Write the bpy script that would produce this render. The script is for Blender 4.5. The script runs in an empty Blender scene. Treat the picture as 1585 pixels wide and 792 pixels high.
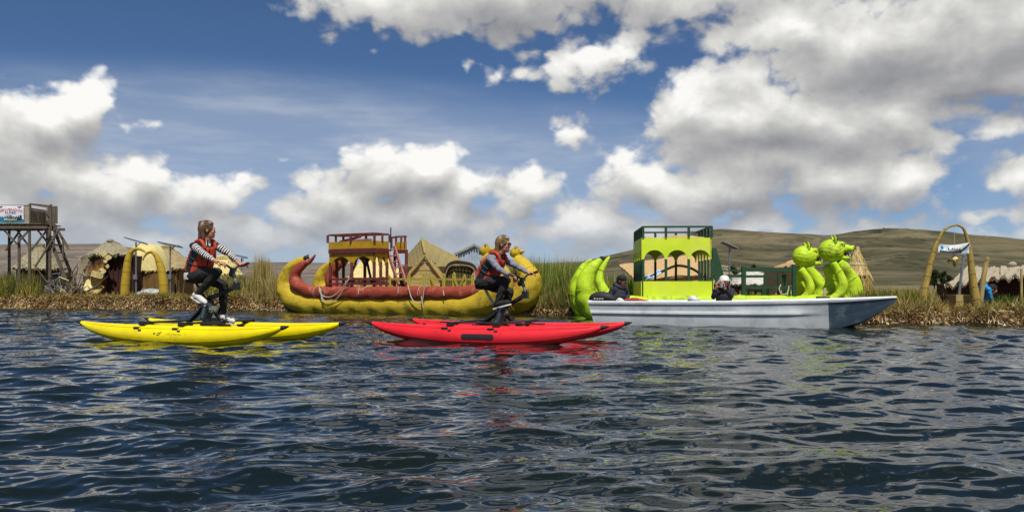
import bpy, math, random
import numpy as np
from mathutils import Vector, Matrix
rnd = random.Random(11)
nrg = np.random.default_rng(5)
scene = bpy.context.scene
COL = scene.collection
V = Vector
rad = math.radians
# ---- picture geometry: camera 0.75 m over the lake, looking along +Y --------
F, H, HY, CX = 1300.0, 0.75, 442.0, 792.5

# ============================ camera, light, sky =============================
cam_d = bpy.data.cameras.new('camera')
cam = bpy.data.objects.new('camera', cam_d)
COL.objects.link(cam)
cam.location = (0, 0, H)
cam.rotation_euler = (rad(90), 0, 0)
cam_d.sensor_width = 36
cam_d.lens = F / 1585 * 36
cam_d.shift_y = (HY - 396) / 1585
cam_d.clip_start = 0.05
cam_d.clip_end = 40000
scene.camera = cam

SUN_EL, SUN_AZ = rad(60), rad(174)          # azimuth from +Y, clockwise
to_sun = V((math.sin(SUN_AZ) * math.cos(SUN_EL), math.cos(SUN_AZ) * math.cos(SUN_EL), math.sin(SUN_EL)))
sun_d = bpy.data.lights.new('sun', 'SUN')
sun_d.energy = 5.0
sun_d.angle = rad(0.53)
sun_d.color = (1.0, 0.95, 0.87)
sun = bpy.data.objects.new('sun', sun_d)
sun.rotation_euler = to_sun.to_track_quat('Z', 'Y').to_euler()
COL.objects.link(sun)

scene.view_settings.view_transform = 'Standard'
scene.view_settings.look = 'None'
scene.view_settings.exposure = 0
scene.view_settings.gamma = 1
scene.cycles.max_bounces = 6
scene.cycles.use_denoising = True


class NT:
    """small helper to write node trees as expressions"""
    def __init__(s, tree):
        s.t = tree

    def n(s, kind, **kw):
        nd = s.t.nodes.new(kind)
        for k, v in kw.items():
            setattr(nd, k, v)
        return nd

    def put(s, sock, val):
        if isinstance(val, bpy.types.NodeSocket):
            s.t.links.new(val, sock)
        elif val is not None:
            if sock.type == 'RGBA' and len(val) == 3:
                val = (*val, 1)
            sock.default_value = val

    def m(s, op, a, b=None, c=None, clamp=False):
        nd = s.n('ShaderNodeMath', operation=op, use_clamp=clamp)
        s.put(nd.inputs[0], a); s.put(nd.inputs[1], b); s.put(nd.inputs[2], c)
        return nd.outputs[0]

    def v(s, op, a, b=None, c=None):
        nd = s.n('ShaderNodeVectorMath', operation=op)
        s.put(nd.inputs[0], a); s.put(nd.inputs[1], b)
        if c is not None:
            s.put(nd.inputs[2], c)
        return nd.outputs['Value'] if op in ('LENGTH', 'DOT_PRODUCT', 'DISTANCE') else nd.outputs[0]

    def noise(s, vec, scale, detail=4, rough=.5, dist=0, col=False):
        nd = s.n('ShaderNodeTexNoise')
        s.put(nd.inputs['Vector'], vec)
        nd.inputs['Scale'].default_value = scale
        nd.inputs['Detail'].default_value = detail
        nd.inputs['Roughness'].default_value = rough
        nd.inputs['Distortion'].default_value = dist
        return nd.outputs['Color' if col else 'Fac']

    def voro(s, vec, scale, smooth=0.3, detail=0):
        nd = s.n('ShaderNodeTexVoronoi', feature='F1')
        s.put(nd.inputs['Vector'], vec)
        nd.inputs['Scale'].default_value = scale
        nd.inputs['Detail'].default_value = detail
        return nd.outputs['Distance']

    def ramp(s, x, a, b, lo=0., hi=1., smooth=True):
        nd = s.n('ShaderNodeMapRange', interpolation_type='SMOOTHSTEP' if smooth else 'LINEAR', clamp=True)
        s.put(nd.inputs[0], x)
        for i, q in enumerate((a, b, lo, hi)):
            s.put(nd.inputs[i + 1], q)
        return nd.outputs[0]

    def mix(s, f, a, b, mode='MIX'):
        nd = s.n('ShaderNodeMix', data_type='RGBA', blend_type=mode)
        s.put(nd.inputs[0], f); s.put(nd.inputs[6], a); s.put(nd.inputs[7], b)
        return nd.outputs[2]

    def xyz(s, x, y, z):
        nd = s.n('ShaderNodeCombineXYZ')
        s.put(nd.inputs[0], x); s.put(nd.inputs[1], y); s.put(nd.inputs[2], z)
        return nd.outputs[0]


def azel(px, py):
    a = math.atan((px - CX) / F)
    return a, math.atan((HY - py) / F * math.cos(a))


#        x    y    rx   ry   weight   of each heap of cloud, as bearings
CLOUDS = [(40, 180, 100, 42, 1.1), (112, 158, 48, 34, 1.1), (20, 225, 80, 70, 1), (190, 187, 50, 14, .62), (62, 262, 150, 60, .95),
          (150, 290, 130, 50, 1), (305, 300, 85, 50, 1), (225, 262, 80, 32, .95), (50, 325, 170, 55, 1), (320, 345, 130, 36, .9),
          (600, 275, 105, 52, 1.05), (662, 258, 66, 44, 1.1), (722, 285, 62, 40, 1), (520, 300, 95, 46, 1), (465, 332, 95, 34, .9),
          (640, 332, 230, 44, 1), (805, 305, 60, 40, .9), (590, 2, 150, 42, .9), (800, 0, 260, 54, 1), (1060, 8, 220, 50, 1),
          (930, 102, 100, 50, .95), (850, 118, 45, 36, .8), (866, 206, 44, 34, .72), (1420, 60, 300, 110, 1.15), (1250, 50, 120, 90, 1.1),
          (1150, 185, 140, 80, 1.15), (1080, 170, 85, 55, 1.1), (1300, 200, 190, 100, 1.15), (1480, 112, 190, 52, 1.1),
          (1190, 250, 180, 66, 1.1), (1000, 275, 78, 46, 1.1), (1100, 295, 170, 56, 1.1), (1250, 285, 190, 52, 1.1),
          (1390, 288, 80, 46, 1.15), (930, 348, 150, 34, .9), (1520, 212, 66, 26, .75), (1578, 275, 40, 30, .9), (1490, 290, 26, 34, .55),
          (1540, 335, 70, 20, .6), (230, 368, 400, 40, .86), (640, 372, 300, 34, .72), (1080, 360, 420, 40, .86), (1600, 362, 150, 26, .75), (420, 240, 60, 16, .5), (735, 100, 26, 22, .55), (570, 80, 26, 14, .5), (780, 128, 30, 30, .5)]
GLOWS = [(1165, 140, 90, 44, .9), (1235, 50, 70, 60, .8), (1395, 280, 70, 34, 1.), (110, 158, 60, 34, .8), (668, 245, 50, 26, 1.), (730, 272, 40, 26, .9), (1000, 262, 50, 30, .9), (300, 285, 50, 24, .7), (1330, 40, 90, 40, .5), (930, 95, 60, 28, .5), (150, 262, 50, 24, .6)]
SHADES = [(1420, 130, 230, 52, .9), (1215, 228, 140, 36, .7), (900, 14, 420, 40, .6), (590, 280, 70, 30, .45), (1480, 70, 160, 60, .55),
          (1130, 320, 220, 30, .5), (130, 335, 260, 40, .45), (650, 345, 250, 34, .45), (110, 215, 120, 26, .35)]


def build_world():
    w = bpy.data.worlds.new('World')
    scene.world = w
    w.use_nodes = True
    g = NT(w.node_tree)
    w.node_tree.nodes.clear()
    sky = g.n('ShaderNodeTexSky', sky_type='NISHITA', sun_disc=False)
    sky.sun_elevation = SUN_EL
    sky.sun_rotation = SUN_AZ % (2 * math.pi)
    sky.altitude = 3800
    sky.air_density = 1.0
    sky.dust_density = 0.6
    sky.ozone_density = 2.0
    tc = g.n('ShaderNodeTexCoord').outputs['Generated']
    d = g.v('NORMALIZE', tc)
    sp = g.n('ShaderNodeSeparateXYZ')
    g.put(sp.inputs[0], d)
    x, y, z = sp.outputs
    az = g.m('ARCTAN2', x, y)
    el = g.m('ARCSINE', z)
    P0 = g.xyz(az, el, 0.0)
    warp = g.v('MULTIPLY', g.v('SUBTRACT', g.noise(d, 8, 4, .55, col=True), (.5, .5, .5)), (.10, .07, 0))

    def shapes(P, rows):
        acc = None
        for (cx, cy, rx, ry, wt) in rows:
            a, e = azel(cx, cy)
            q = g.v('MULTIPLY', g.v('SUBTRACT', P, (a, e, 0)), (F / rx, F / ry, 0))
            b = g.m('MULTIPLY_ADD', g.v('LENGTH', q), -wt * .62, wt)
            acc = b if acc is None else g.m('SMOOTH_MAX', acc, b, .12)
        return acc

    # fields outside the view: the same kind of broken cumulus all round
    out_mask = g.m('MAXIMUM', g.ramp(g.m('ABSOLUTE', az), .62, .80), g.ramp(el, .34, .46))

    def density(off, fine):
        P = g.v('ADD', g.v('ADD', P0, warp), (off[0], off[1], 0)) if off else g.v('ADD', P0, warp)
        dd = g.v('ADD', d, (off[0], 0, off[1])) if off else d
        blob = shapes(P, CLOUDS)
        els = g.ramp(g.m('MULTIPLY_ADD', x, .10, g.noise(dd, 2.6, 3, .55)), .42, .66, -.2, .95)
        els = g.m('MULTIPLY', els, g.ramp(el, -.02, .06))
        base = g.mix(out_mask, blob, els)
        st = g.v('MULTIPLY', dd, (1, 1, 1.35))
        if not fine:                           # broad relief only: this drives the light
            f1 = g.noise(st, 15, 4, .54, .25)
            return g.m('MULTIPLY_ADD', g.m('SUBTRACT', f1, .5), 1.15, base)
        f1 = g.noise(st, 15, 9, .58, .25)
        pf = g.voro(st, 26, .5, 1.6)
        t = g.m('MULTIPLY_ADD', g.m('SUBTRACT', f1, .5), 1.25, base)
        return g.m('MULTIPLY_ADD', g.m('SUBTRACT', .42, pf), .46, t)

    d0 = density(None, True)
    e0 = density(None, False)
    e1 = density((-.006, .026), False)
    alpha = g.ramp(d0, .13, .45)
    up = g.m('SUBTRACT', e0, e1)
    light = g.m('MULTIPLY_ADD', up, 1.0, .65)
    light = g.m('MULTIPLY_ADD', g.m('SUBTRACT', d0, e0), .42, light)
    thick = g.ramp(d0, .35, 1.0)
    light = g.m('SUBTRACT', light, g.m('MULTIPLY', thick, .12))
    sh = g.m('MAXIMUM', shapes(g.v('ADD', P0, g.v('MULTIPLY', warp, (.5, .5, 0))), SHADES), 0.)
    light = g.m('SUBTRACT', light, g.m('MULTIPLY', sh, .36))
    gw = g.m('MAXIMUM', shapes(g.v('ADD', P0, warp), GLOWS), 0.)
    light = g.m('ADD', light, g.m('MULTIPLY', gw, .30))
    light = g.ramp(light, -.14, 1.0, 0, 1, False)
    cr = g.n('ShaderNodeValToRGB')
    g.put(cr.inputs[0], light)
    els_ = cr.color_ramp.elements
    els_[0].position, els_[0].color = 0, (.27, .275, .295, 1)
    els_[1].position, els_[1].color = 1, (.97, .96, .93, 1)
    for p, c in ((.25, (.37, .372, .385)), (.5, (.50, .50, .495)), (.75, (.70, .695, .67))):
        e_ = els_.new(p)
        e_.color = (*c, 1)
    # thin high veil
    stv = g.v('MULTIPLY', g.v('ADD', d, g.v('MULTIPLY', warp, (.5, 0, .2))), (4.5, 4.5, 26))
    veil = g.ramp(g.noise(stv, 1.3, 6, .6), .36, .80)
    vb = g.m('MAXIMUM', shapes(P0, [(430, 268, 460, 110, 1.25), (700, 310, 460, 115, 1.25), (100, 300, 300, 100, .9), (250, 215, 160, 60, .7), (1540, 250, 130, 130, .5), (380, 170, 300, 40, .55)]), 0.)
    veil = g.m('MULTIPLY', g.m('MULTIPLY_ADD', veil, .62, .46), g.ramp(vb, .05, .7), clamp=True)
    blue = g.v('MULTIPLY', sky.outputs[0], (SKY_S * .88, SKY_S * 1.10, SKY_S * 1.30))
    c = g.mix(g.m('MULTIPLY', veil, .88), blue, (.46, .52, .62))
    haze = g.ramp(el, -.02, .105, 1, 0)
    c = g.mix(g.m('MULTIPLY', haze, .72), c, (.40, .45, .535))
    a2 = g.m('MULTIPLY', alpha, g.ramp(el, 0.01, .09, .55, 1))
    cl = g.mix(g.ramp(el, .02, .13, .42, 0), cr.outputs[0], (.40, .44, .51))
    c = g.mix(a2, c, cl)
    bg = g.n('ShaderNodeBackground')
    g.put(bg.inputs[0], c)
    bg.inputs[1].default_value = 1.0
    o = g.n('ShaderNodeOutputWorld')
    g.put(o.inputs[0], bg.outputs[0])
    w.cycles.sampling_method = 'MANUAL'
    w.cycles.sample_map_resolution = 512


SKY_S = 0.062        # strength of the Sky Texture
build_world()

# ================================ mesh helpers ===============================
Z = V((0, 0, 1))
MW = {}


def catmull(pts, step, closed=False):
    """resample a list of (x,y,z,r) rows through a smooth curve"""
    P = np.array(pts, float)
    n = len(P)
    out = []
    for i in range(n - 1):
        p0, p1, p2, p3 = P[max(i - 1, 0)], P[i], P[i + 1], P[min(i + 2, n - 1)]
        k = max(1, int(np.linalg.norm((p2 - p1)[:3]) / step))
        for j in range(k):
            t = j / k
            out.append(.5 * ((2 * p1) + (p2 - p0) * t + (2 * p0 - 5 * p1 + 4 * p2 - p3) * t * t + (3 * p1 - p0 - 3 * p2 + p3) * t ** 3))
    out.append(P[-1])
    return np.array(out)


class MB:
    def __init__(s):
        s.v, s.f, s.m, s.tc = [], [], [], []

    def add(s, vs, fs, mi=0, tc=None):
        o = len(s.v)
        s.v += [tuple(p) for p in vs]
        s.tc += [tuple(p) for p in (tc if tc is not None else vs)]
        s.f += [tuple(i + o for i in f) for f in fs]
        s.m += [mi] * len(fs)
        return s

    def box(s, c, size, rot=None, mi=0):
        hx, hy, hz = size[0] / 2, size[1] / 2, size[2] / 2
        q = [V((x, y, z)) for x in (-hx, hx) for y in (-hy, hy) for z in (-hz, hz)]
        if rot is not None:
            vs = [rot @ p for p in q]
        else:
            vs = q
        c = V(c)
        return s.add([p + c for p in vs], [(0, 1, 3, 2), (4, 6, 7, 5), (0, 4, 5, 1), (2, 3, 7, 6), (0, 2, 6, 4), (1, 5, 7, 3)], mi, q)

    def bar(s, p0, p1, w, h=None, up=Z, mi=0):
        p0, p1 = V(p0), V(p1)
        d = p1 - p0
        L = d.length
        d.normalize()
        if abs(d.dot(up)) > .98:
            up = V((0, 1, 0))
        sx = d.cross(up).normalized()
        u = sx.cross(d)
        rot = Matrix((d, sx, u)).transposed()
        return s.box((p0 + p1) / 2, (L, w, h or w), rot, mi)

    def tube(s, pts, r, n=8, mi=0, step=None, pinch=None, cap=True, flat=None):
        """swept round tube; r a number or one per point"""
        if isinstance(r, (int, float)):
            r = [r] * len(pts)
        P = np.array([(*p, q) for p, q in zip(pts, r)], float)
        if step:
            P = catmull(P, step)
        pts = [V(p[:3]) for p in P]
        rr = P[:, 3].copy()
        L = [0]
        for i in range(1, len(pts)):
            L.append(L[-1] + (pts[i] - pts[i - 1]).length)
        if pinch:
            rr = rr * (1 - pinch[1] * np.exp(-(((np.array(L) / pinch[0]) % 1 - .5) / .13) ** 2))
        T = [(pts[min(i + 1, len(pts) - 1)] - pts[max(i - 1, 0)]).normalized() for i in range(len(pts))]
        a = V((0, 0, 1)) if abs(T[0].z) < .9 else V((0, 1, 0))
        nrm = (a - T[0] * a.dot(T[0])).normalized()
        vs, tc, fs = [], [], []
        for i, p in enumerate(pts):
            nrm = (nrm - T[i] * nrm.dot(T[i])).normalized()
            bn = T[i].cross(nrm)
            for k in range(n):
                th = 2 * math.pi * k / n
                off = nrm * math.cos(th) + bn * math.sin(th)
                if flat:
                    off = off + flat[0] * (off.dot(flat[0]) * (flat[1] - 1))
                vs.append(p + off * float(rr[i]))
                tc.append((L[i], min(k, n - k) / n * 2 * math.pi * float(max(rr[i], .02)), float(rr[i])))
        for i in range(len(pts) - 1):
            for k in range(n):
                k2 = (k + 1) % n
                fs.append((i * n + k, i * n + k2, (i + 1) * n + k2, (i + 1) * n + k))
        if cap:
            b = len(vs)
            vs += [pts[0] - T[0] * rr[0] * .25, pts[-1] + T[-1] * rr[-1] * .25]
            tc += [(0, 0, 0), (L[-1], 0, 0)]
            for k in range(n):
                k2 = (k + 1) % n
                fs.append((b, k2, k))
                e = (len(pts) - 1) * n
                fs.append((b + 1, e + k, e + k2))
        return s.add(vs, fs, mi, tc)

    def ball(s, c, r, n=14, m=8, rot=None, mi=0):
        if isinstance(r, (int, float)):
            r = (r, r, r)
        vs, fs = [], []
        for i in range(m + 1):
            ph = math.pi * i / m
            for k in range(n):
                th = 2 * math.pi * k / n
                p = V((r[0] * math.sin(ph) * math.cos(th), r[1] * math.sin(ph) * math.sin(th), r[2] * math.cos(ph)))
                vs.append(p)
        q = [(rot @ p if rot is not None else p) + V(c) for p in vs]
        for i in range(m):
            for k in range(n):
                k2 = (k + 1) % n
                a, b, c2, d = i * n + k, i * n + k2, (i + 1) * n + k2, (i + 1) * n + k
                if i == 0:
                    fs.append((a, d, c2))
                elif i == m - 1:
                    fs.append((a, d, b))
                else:
                    fs.append((a, d, c2, b))
        return s.add(q, fs, mi)

    def loft(s, rings, mi=0, cap=True, closed=True):
        """rings: equal-length lists of points"""
        n = len(rings[0])
        vs = [p for r in rings for p in r]
        fs = []
        for i in range(len(rings) - 1):
            for k in range(n if closed else n - 1):
                k2 = (k + 1) % n
                fs.append((i * n + k, i * n + k2, (i + 1) * n + k2, (i + 1) * n + k))
        if cap:
            fs.append(tuple(range(n))[::-1])
            fs.append(tuple((len(rings) - 1) * n + k for k in range(n)))
        tc = [(i * .1, k * .1, 0) for i in range(len(rings)) for k in range(n)]
        return s.add(vs, fs, mi, None)

    def slab(s, poly, th, mi=0, nrm=None):
        """a flat polygon given a thickness"""
        poly = [V(p) for p in poly]
        if nrm is None:
            nrm = (poly[1] - poly[0]).cross(poly[2] - poly[0]).normalized()
        n = len(poly)
        vs = poly + [p - V(nrm) * th for p in poly]
        fs = [tuple(range(n)), tuple(range(2 * n - 1, n - 1, -1))]
        for k in range(n):
            k2 = (k + 1) % n
            fs.append((k, n + k, n + k2, k2))
        return s.add(vs, fs, mi)

    def sheet(s, a, b, c, d, nu, nv, fn=None, th=.05, mi=0):
        """thick gridded sheet a-b (top edge) to d-c (lower edge); fn(u,v) lifts it along its normal"""
        a, b, c, d = V(a), V(b), V(c), V(d)
        nrm = (b - a).cross(d - a).normalized() * -1
        if nrm.z < 0:
            nrm = -nrm
        vs, tc, fs = [], [], []
        W, Hh = (b - a).length, (d - a).length
        for lay in (0, 1):
            for j in range(nv + 1):
                for i in range(nu + 1):
                    u, v = i / nu, j / nv
                    p = (a.lerp(b, u)).lerp(d.lerp(c, u), v)
                    e = fn(u, v) if fn else (0, V((0, 0, 0)))
                    p = p + nrm * (e[0] - lay * th) + e[1]
                    vs.append(p)
                    tc.append((v * Hh, u * W, 0))
        k = (nu + 1) * (nv + 1)
        q = lambda i, j, l: l * k + j * (nu + 1) + i
        for j in range(nv):
            for i in range(nu):
                fs.append((q(i, j, 0), q(i, j + 1, 0), q(i + 1, j + 1, 0), q(i + 1, j, 0)))
                fs.append((q(i, j, 1), q(i + 1, j, 1), q(i + 1, j + 1, 1), q(i, j + 1, 1)))
        for i in range(nu):
            fs.append((q(i, 0, 0), q(i + 1, 0, 0), q(i + 1, 0, 1), q(i, 0, 1)))
            fs.append((q(i, nv, 0), q(i, nv, 1), q(i + 1, nv, 1), q(i + 1, nv, 0)))
        for j in range(nv):
            fs.append((q(0, j, 0), q(0, j, 1), q(0, j + 1, 1), q(0, j + 1, 0)))
            fs.append((q(nu, j, 0), q(nu, j + 1, 0), q(nu, j + 1, 1), q(nu, j, 1)))
        return s.add(vs, fs, mi, tc)

    def strand(s, p, d, L, w, droop=0., mi=0, col=None):
        """one straw: a three-sided sliver bending under its weight"""
        p, d = V(p), V(d).normalized()
        sx = d.cross(V((rnd.uniform(-1, 1), rnd.uniform(-1, 1), rnd.uniform(-1, 1)))).normalized() * w
        m_ = p + d * L * .55 - Z * droop * L * .3
        e = p + d * L - Z * droop * L
        r = rnd.random() * 50
        return s.add([p - sx, p + sx, m_ + sx * .8, m_ - sx * .8, e], [(0, 1, 2, 3), (3, 2, 4)], mi,
                     [(r, r, 0), (r, r + .01, 0), (r + L * .5, r, 0), (r + L * .5, r + .01, 0), (r + L, r, 0)])

    def mesh(s, name, mats, sharp=38):
        me = bpy.data.meshes.new(name)
        me.from_pydata(s.v, [], s.f)
        for m_ in mats if isinstance(mats, (list, tuple)) else [mats]:
            me.materials.append(m_)
        if len(me.materials) > 1:
            me.polygons.foreach_set('material_index', s.m)
        at = me.attributes.new('tc', 'FLOAT_VECTOR', 'POINT')
        at.data.foreach_set('vector', np.array(s.tc, np.float32).ravel())
        me.polygons.foreach_set('use_smooth', [True] * len(me.polygons))
        me.set_sharp_from_angle(angle=rad(sharp))
        me.update()
        return me

    def build(s, name, mats, parent=None, world=True, sharp=38):
        if parent is not None and world:
            inv = MW[parent].inverted()
            s.v = [tuple(inv @ V(p)) for p in s.v]
        return put(name, s.mesh(name, mats, sharp), parent)


def put(name, me, parent=None, kind=None):
    o = bpy.data.objects.new(name, me)
    COL.objects.link(o)
    if parent is not None:
        o.parent = parent
        MW[o] = MW[parent]
    else:
        MW[o] = Matrix.Identity(4)
    if kind:
        o['kind'] = kind
    return o


def thing(name, label, cat, loc=(0, 0, 0), rotz=0., group=None):
    o = bpy.data.objects.new(name, None)
    COL.objects.link(o)
    o.empty_display_size = .2
    o.location = loc
    o.rotation_euler = (0, 0, rotz)
    MW[o] = Matrix.Translation(V(loc)) @ Matrix.Rotation(rotz, 4, 'Z')
    o['label'] = label
    o['category'] = cat
    if group:
        o['group'] = group
    return o


def tag(o, label, cat, group=None):
    o['label'] = label
    o['category'] = cat
    if group:
        o['group'] = group
    return o


def clone(o, parent=None):
    c = o.copy()
    COL.objects.link(c)
    if parent is not None:
        c.parent = parent
    MW[c] = MW[o]
    for ch in o.children:
        clone(ch, c)
    return c


def at(px, py, D):
    """point seen at a photo pixel, at depth D metres"""
    return V(((px - CX) / F * D, D, H + (HY - py) / F * D))


class Axis:
    """a frame laid along a boat: s forward, t away from the camera"""
    def __init__(s, X0, D0, deg):
        s.X0, s.D0 = X0, D0
        s.c, s.n = math.cos(rad(deg)), math.sin(rad(deg))

    def w(s, a, t, z):
        return V((s.X0 + s.c * a + s.n * t, s.D0 - s.n * a + s.c * t, z))

    def px(s, px, py, t=0.):
        k = (px - CX) / F
        a = (k * (s.D0 + s.c * t) - s.X0 - s.n * t) / (s.c + k * s.n)
        D = s.D0 - s.n * a + s.c * t
        return s.w(a, t, H + (HY - py) * D / F)

    @property
    def rotz(s):
        return -math.asin(s.n)

    def fwd(s):
        return V((s.c, -s.n, 0))

    def lat(s):
        return V((s.n, s.c, 0))


# ================================= materials =================================
def srgb(h):
    c = [int(h[i:i + 2], 16) / 255 for i in (0, 2, 4)]
    return tuple(x / 12.92 if x <= .04045 else ((x + .055) / 1.055) ** 2.4 for x in c)


def mat(name, col, rough=.8, col2=None, scale=6., stretch=(1, 1, 1), bump=.25, fine=None, metal=0., spec=.5, detail=6, dirt=None, dist=.02, contrast=(.3, .7), coat=0.):
    m = bpy.data.materials.new(name)
    m.use_nodes = True
    g = NT(m.node_tree)
    bs = m.node_tree.nodes['Principled BSDF']
    a = g.n('ShaderNodeAttribute', attribute_name='tc').outputs['Vector']
    obp = g.n('ShaderNodeTexCoord').outputs['Object']
    co = g.v('MULTIPLY', a, stretch)
    nz = g.noise(co, scale, detail, .6)
    c2 = col2 or tuple(x * .6 for x in col)
    f = g.ramp(nz, *contrast)
    c = g.mix(f, col, c2)
    big = g.noise(obp, 1.7, 3, .6)
    c = g.mix(g.ramp(big, .35, .7, 0, .22), c, tuple(x * .72 for x in c2))
    if dirt:                                   # stains: (colour, amount, scale)
        dz = g.noise(obp, dirt[2], 7, .65)
        c = g.mix(g.ramp(dz, .52, .68, 0, dirt[1]), c, dirt[0])
    g.put(bs.inputs['Base Color'], c)
    g.put(bs.inputs['Roughness'], g.ramp(nz, 0, 1, max(rough - .12, .02), min(rough + .12, 1), False))
    bs.inputs['Metallic'].default_value = metal
    bs.inputs['Specular IOR Level'].default_value = spec
    if coat:
        bs.inputs['Coat Weight'].default_value = coat
        bs.inputs['Coat Roughness'].default_value = .15
    if bump:
        bp = g.n('ShaderNodeBump')
        bp.inputs['Strength'].default_value = bump
        bp.inputs['Distance'].default_value = dist
        g.put(bp.inputs['Height'], nz)
        g.put(bs.inputs['Normal'], bp.outputs[0])
    return m


def blade_mat(name, cols, rough=.7, trans=.25):
    """plant blades; each has its own shade from attribute rnd"""
    m = bpy.data.materials.new(name)
    m.use_nodes = True
    g = NT(m.node_tree)
    bs = m.node_tree.nodes['Principled BSDF']
    a = g.n('ShaderNodeAttribute', attribute_name='rnd').outputs['Fac']
    cr = g.n('ShaderNodeValToRGB')
    g.put(cr.inputs[0], a)
    e = cr.color_ramp.elements
    e[0].color = (*cols[0], 1)
    e[1].color = (*cols[-1], 1)
    for i, c in enumerate(cols[1:-1]):
        q = e.new((i + 1) / (len(cols) - 1))
        q.color = (*c, 1)
    g.put(bs.inputs['Base Color'], cr.outputs[0])
    bs.inputs['Roughness'].default_value = rough
    bs.inputs['Specular IOR Level'].default_value = .3
    if trans:
        tr = g.n('ShaderNodeBsdfTranslucent')
        g.put(tr.inputs[0], cr.outputs[0])
        mx = g.n('ShaderNodeMixShader')
        mx.inputs[0].default_value = trans
        g.put(mx.inputs[1], bs.outputs[0])
        g.put(mx.inputs[2], tr.outputs[0])
        g.put(m.node_tree.nodes['Material Output'].inputs[0], mx.outputs[0])
    return m


def blades(name, pos, dirs, L, w, droop, mat_, shade=None, parent=None, kind='stuff'):
    """many tapered leaf blades as one mesh"""
    N = len(pos)
    dirs = dirs / np.linalg.norm(dirs, axis=1, keepdims=True)
    ref = nrg.normal(size=(N, 3))
    side = np.cross(dirs, ref)
    side /= np.linalg.norm(side, axis=1, keepdims=True) + 1e-9
    ts, ws = (0, .4, .75, 1), (1, .85, .5, 0)
    rows = []
    for t, k in zip(ts, ws):
        c = pos + dirs * (L * t)[:, None]
        c[:, 2] -= droop * L * t * t
        if k:
            rows += [c - side * (w * k)[:, None], c + side * (w * k)[:, None]]
        else:
            rows += [c]
    vs = np.stack(rows, 1).reshape(-1, 3)
    if parent is not None:
        Mi = np.array(MW[parent].inverted())
        vs = vs @ Mi[:3, :3].T + Mi[:3, 3]
    base = np.array([(0, 1, 3), (0, 3, 2), (2, 3, 5), (2, 5, 4), (4, 5, 6)])
    fs = (np.arange(N)[:, None, None] * 7 + base[None]).reshape(-1, 3)
    me = bpy.data.meshes.new(name)
    me.vertices.add(len(vs))
    me.vertices.foreach_set('co', vs.astype(np.float32).ravel())
    me.loops.add(fs.size)
    me.loops.foreach_set('vertex_index', fs.astype(np.int32).ravel())
    me.polygons.add(len(fs))
    me.polygons.foreach_set('loop_start', np.arange(0, fs.size, 3, dtype=np.int32))
    me.update(calc_edges=True)
    me.materials.append(mat_)
    at_ = me.attributes.new('rnd', 'FLOAT', 'POINT')
    sh = nrg.random(N) if shade is None else shade
    at_.data.foreach_set('value', np.repeat(sh, 7).astype(np.float32))
    o = put(name, me, parent)
    if kind:
        o['kind'] = kind
    return o


def fuse(mb, voxel, it=6):
    """weld overlapping closed shapes into one continuous surface"""
    me = bpy.data.meshes.new('body')
    me.from_pydata(mb.v, [], mb.f)
    o = bpy.data.objects.new('body', me)
    COL.objects.link(o)
    r = o.modifiers.new('r', 'REMESH')
    r.mode = 'VOXEL'
    r.voxel_size = voxel
    r.use_smooth_shade = True
    if it:
        q = o.modifiers.new('s', 'SMOOTH')
        q.factor = .5
        q.iterations = it
    dg = bpy.context.evaluated_depsgraph_get()
    out = bpy.data.meshes.new_from_object(o.evaluated_get(dg))
    bpy.data.objects.remove(o)
    bpy.data.meshes.remove(me)
    out.polygons.foreach_set('use_smooth', [True] * len(out.polygons))
    return out


def fused(name, mb, mats, parent, voxel=.01, it=6, tc=None):
    me = fuse(mb, voxel, it)
    co = np.empty(len(me.vertices) * 3, np.float32)
    me.vertices.foreach_get('co', co)
    at_ = me.attributes.new('tc', 'FLOAT_VECTOR', 'POINT')
    at_.data.foreach_set('vector', co)
    if parent is not None:
        me.transform(MW[parent].inverted())
    for m_ in mats if isinstance(mats, (list, tuple)) else [mats]:
        me.materials.append(m_)
    me.name = name
    return put(name, me, parent)

# ================================ the setting ================================
SHX = [-60, -40, -30, -17, -12, -7.75, -3, 1.25, 4.2, 7.3, 9.9, 14, 30]
SHD = [33, 31.5, 29.6, 28.0, 26.9, 25.7, 23.6, 21.4, 19.2, 16.9, 16.1, 15.4, 13]
TPX, TPZ = [-40, -17, -8, 1, 7, 10, 30], [.40, .36, .36, .31, .26, .24, .24]
LAST_V = 120.


def shore(X):
    X = np.asarray(X, float)
    return np.interp(X, SHX, SHD) + .10 * np.sin(X * 2.3) + .06 * np.sin(X * 5.7 + 1) + .03 * np.sin(X * 13 + 2)


def ground_z(X, v):
    """height of the island at distance v behind its edge"""
    top = np.interp(X, TPX, TPZ)
    k = np.clip(v / .22, 0, 1)
    lump = .035 * np.sin(X * 3.1 + v * 2) * np.sin(v * 2.7 + X) + .025 * np.sin(X * 9 + 4 * v)
    return np.where(v <= 0, v * 1.2, top * (k ** .6)) + lump * np.clip(v * 3, 0, 1)


def gz(X, D):
    return float(ground_z(np.array(X), np.array(D - shore(X))))


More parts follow.
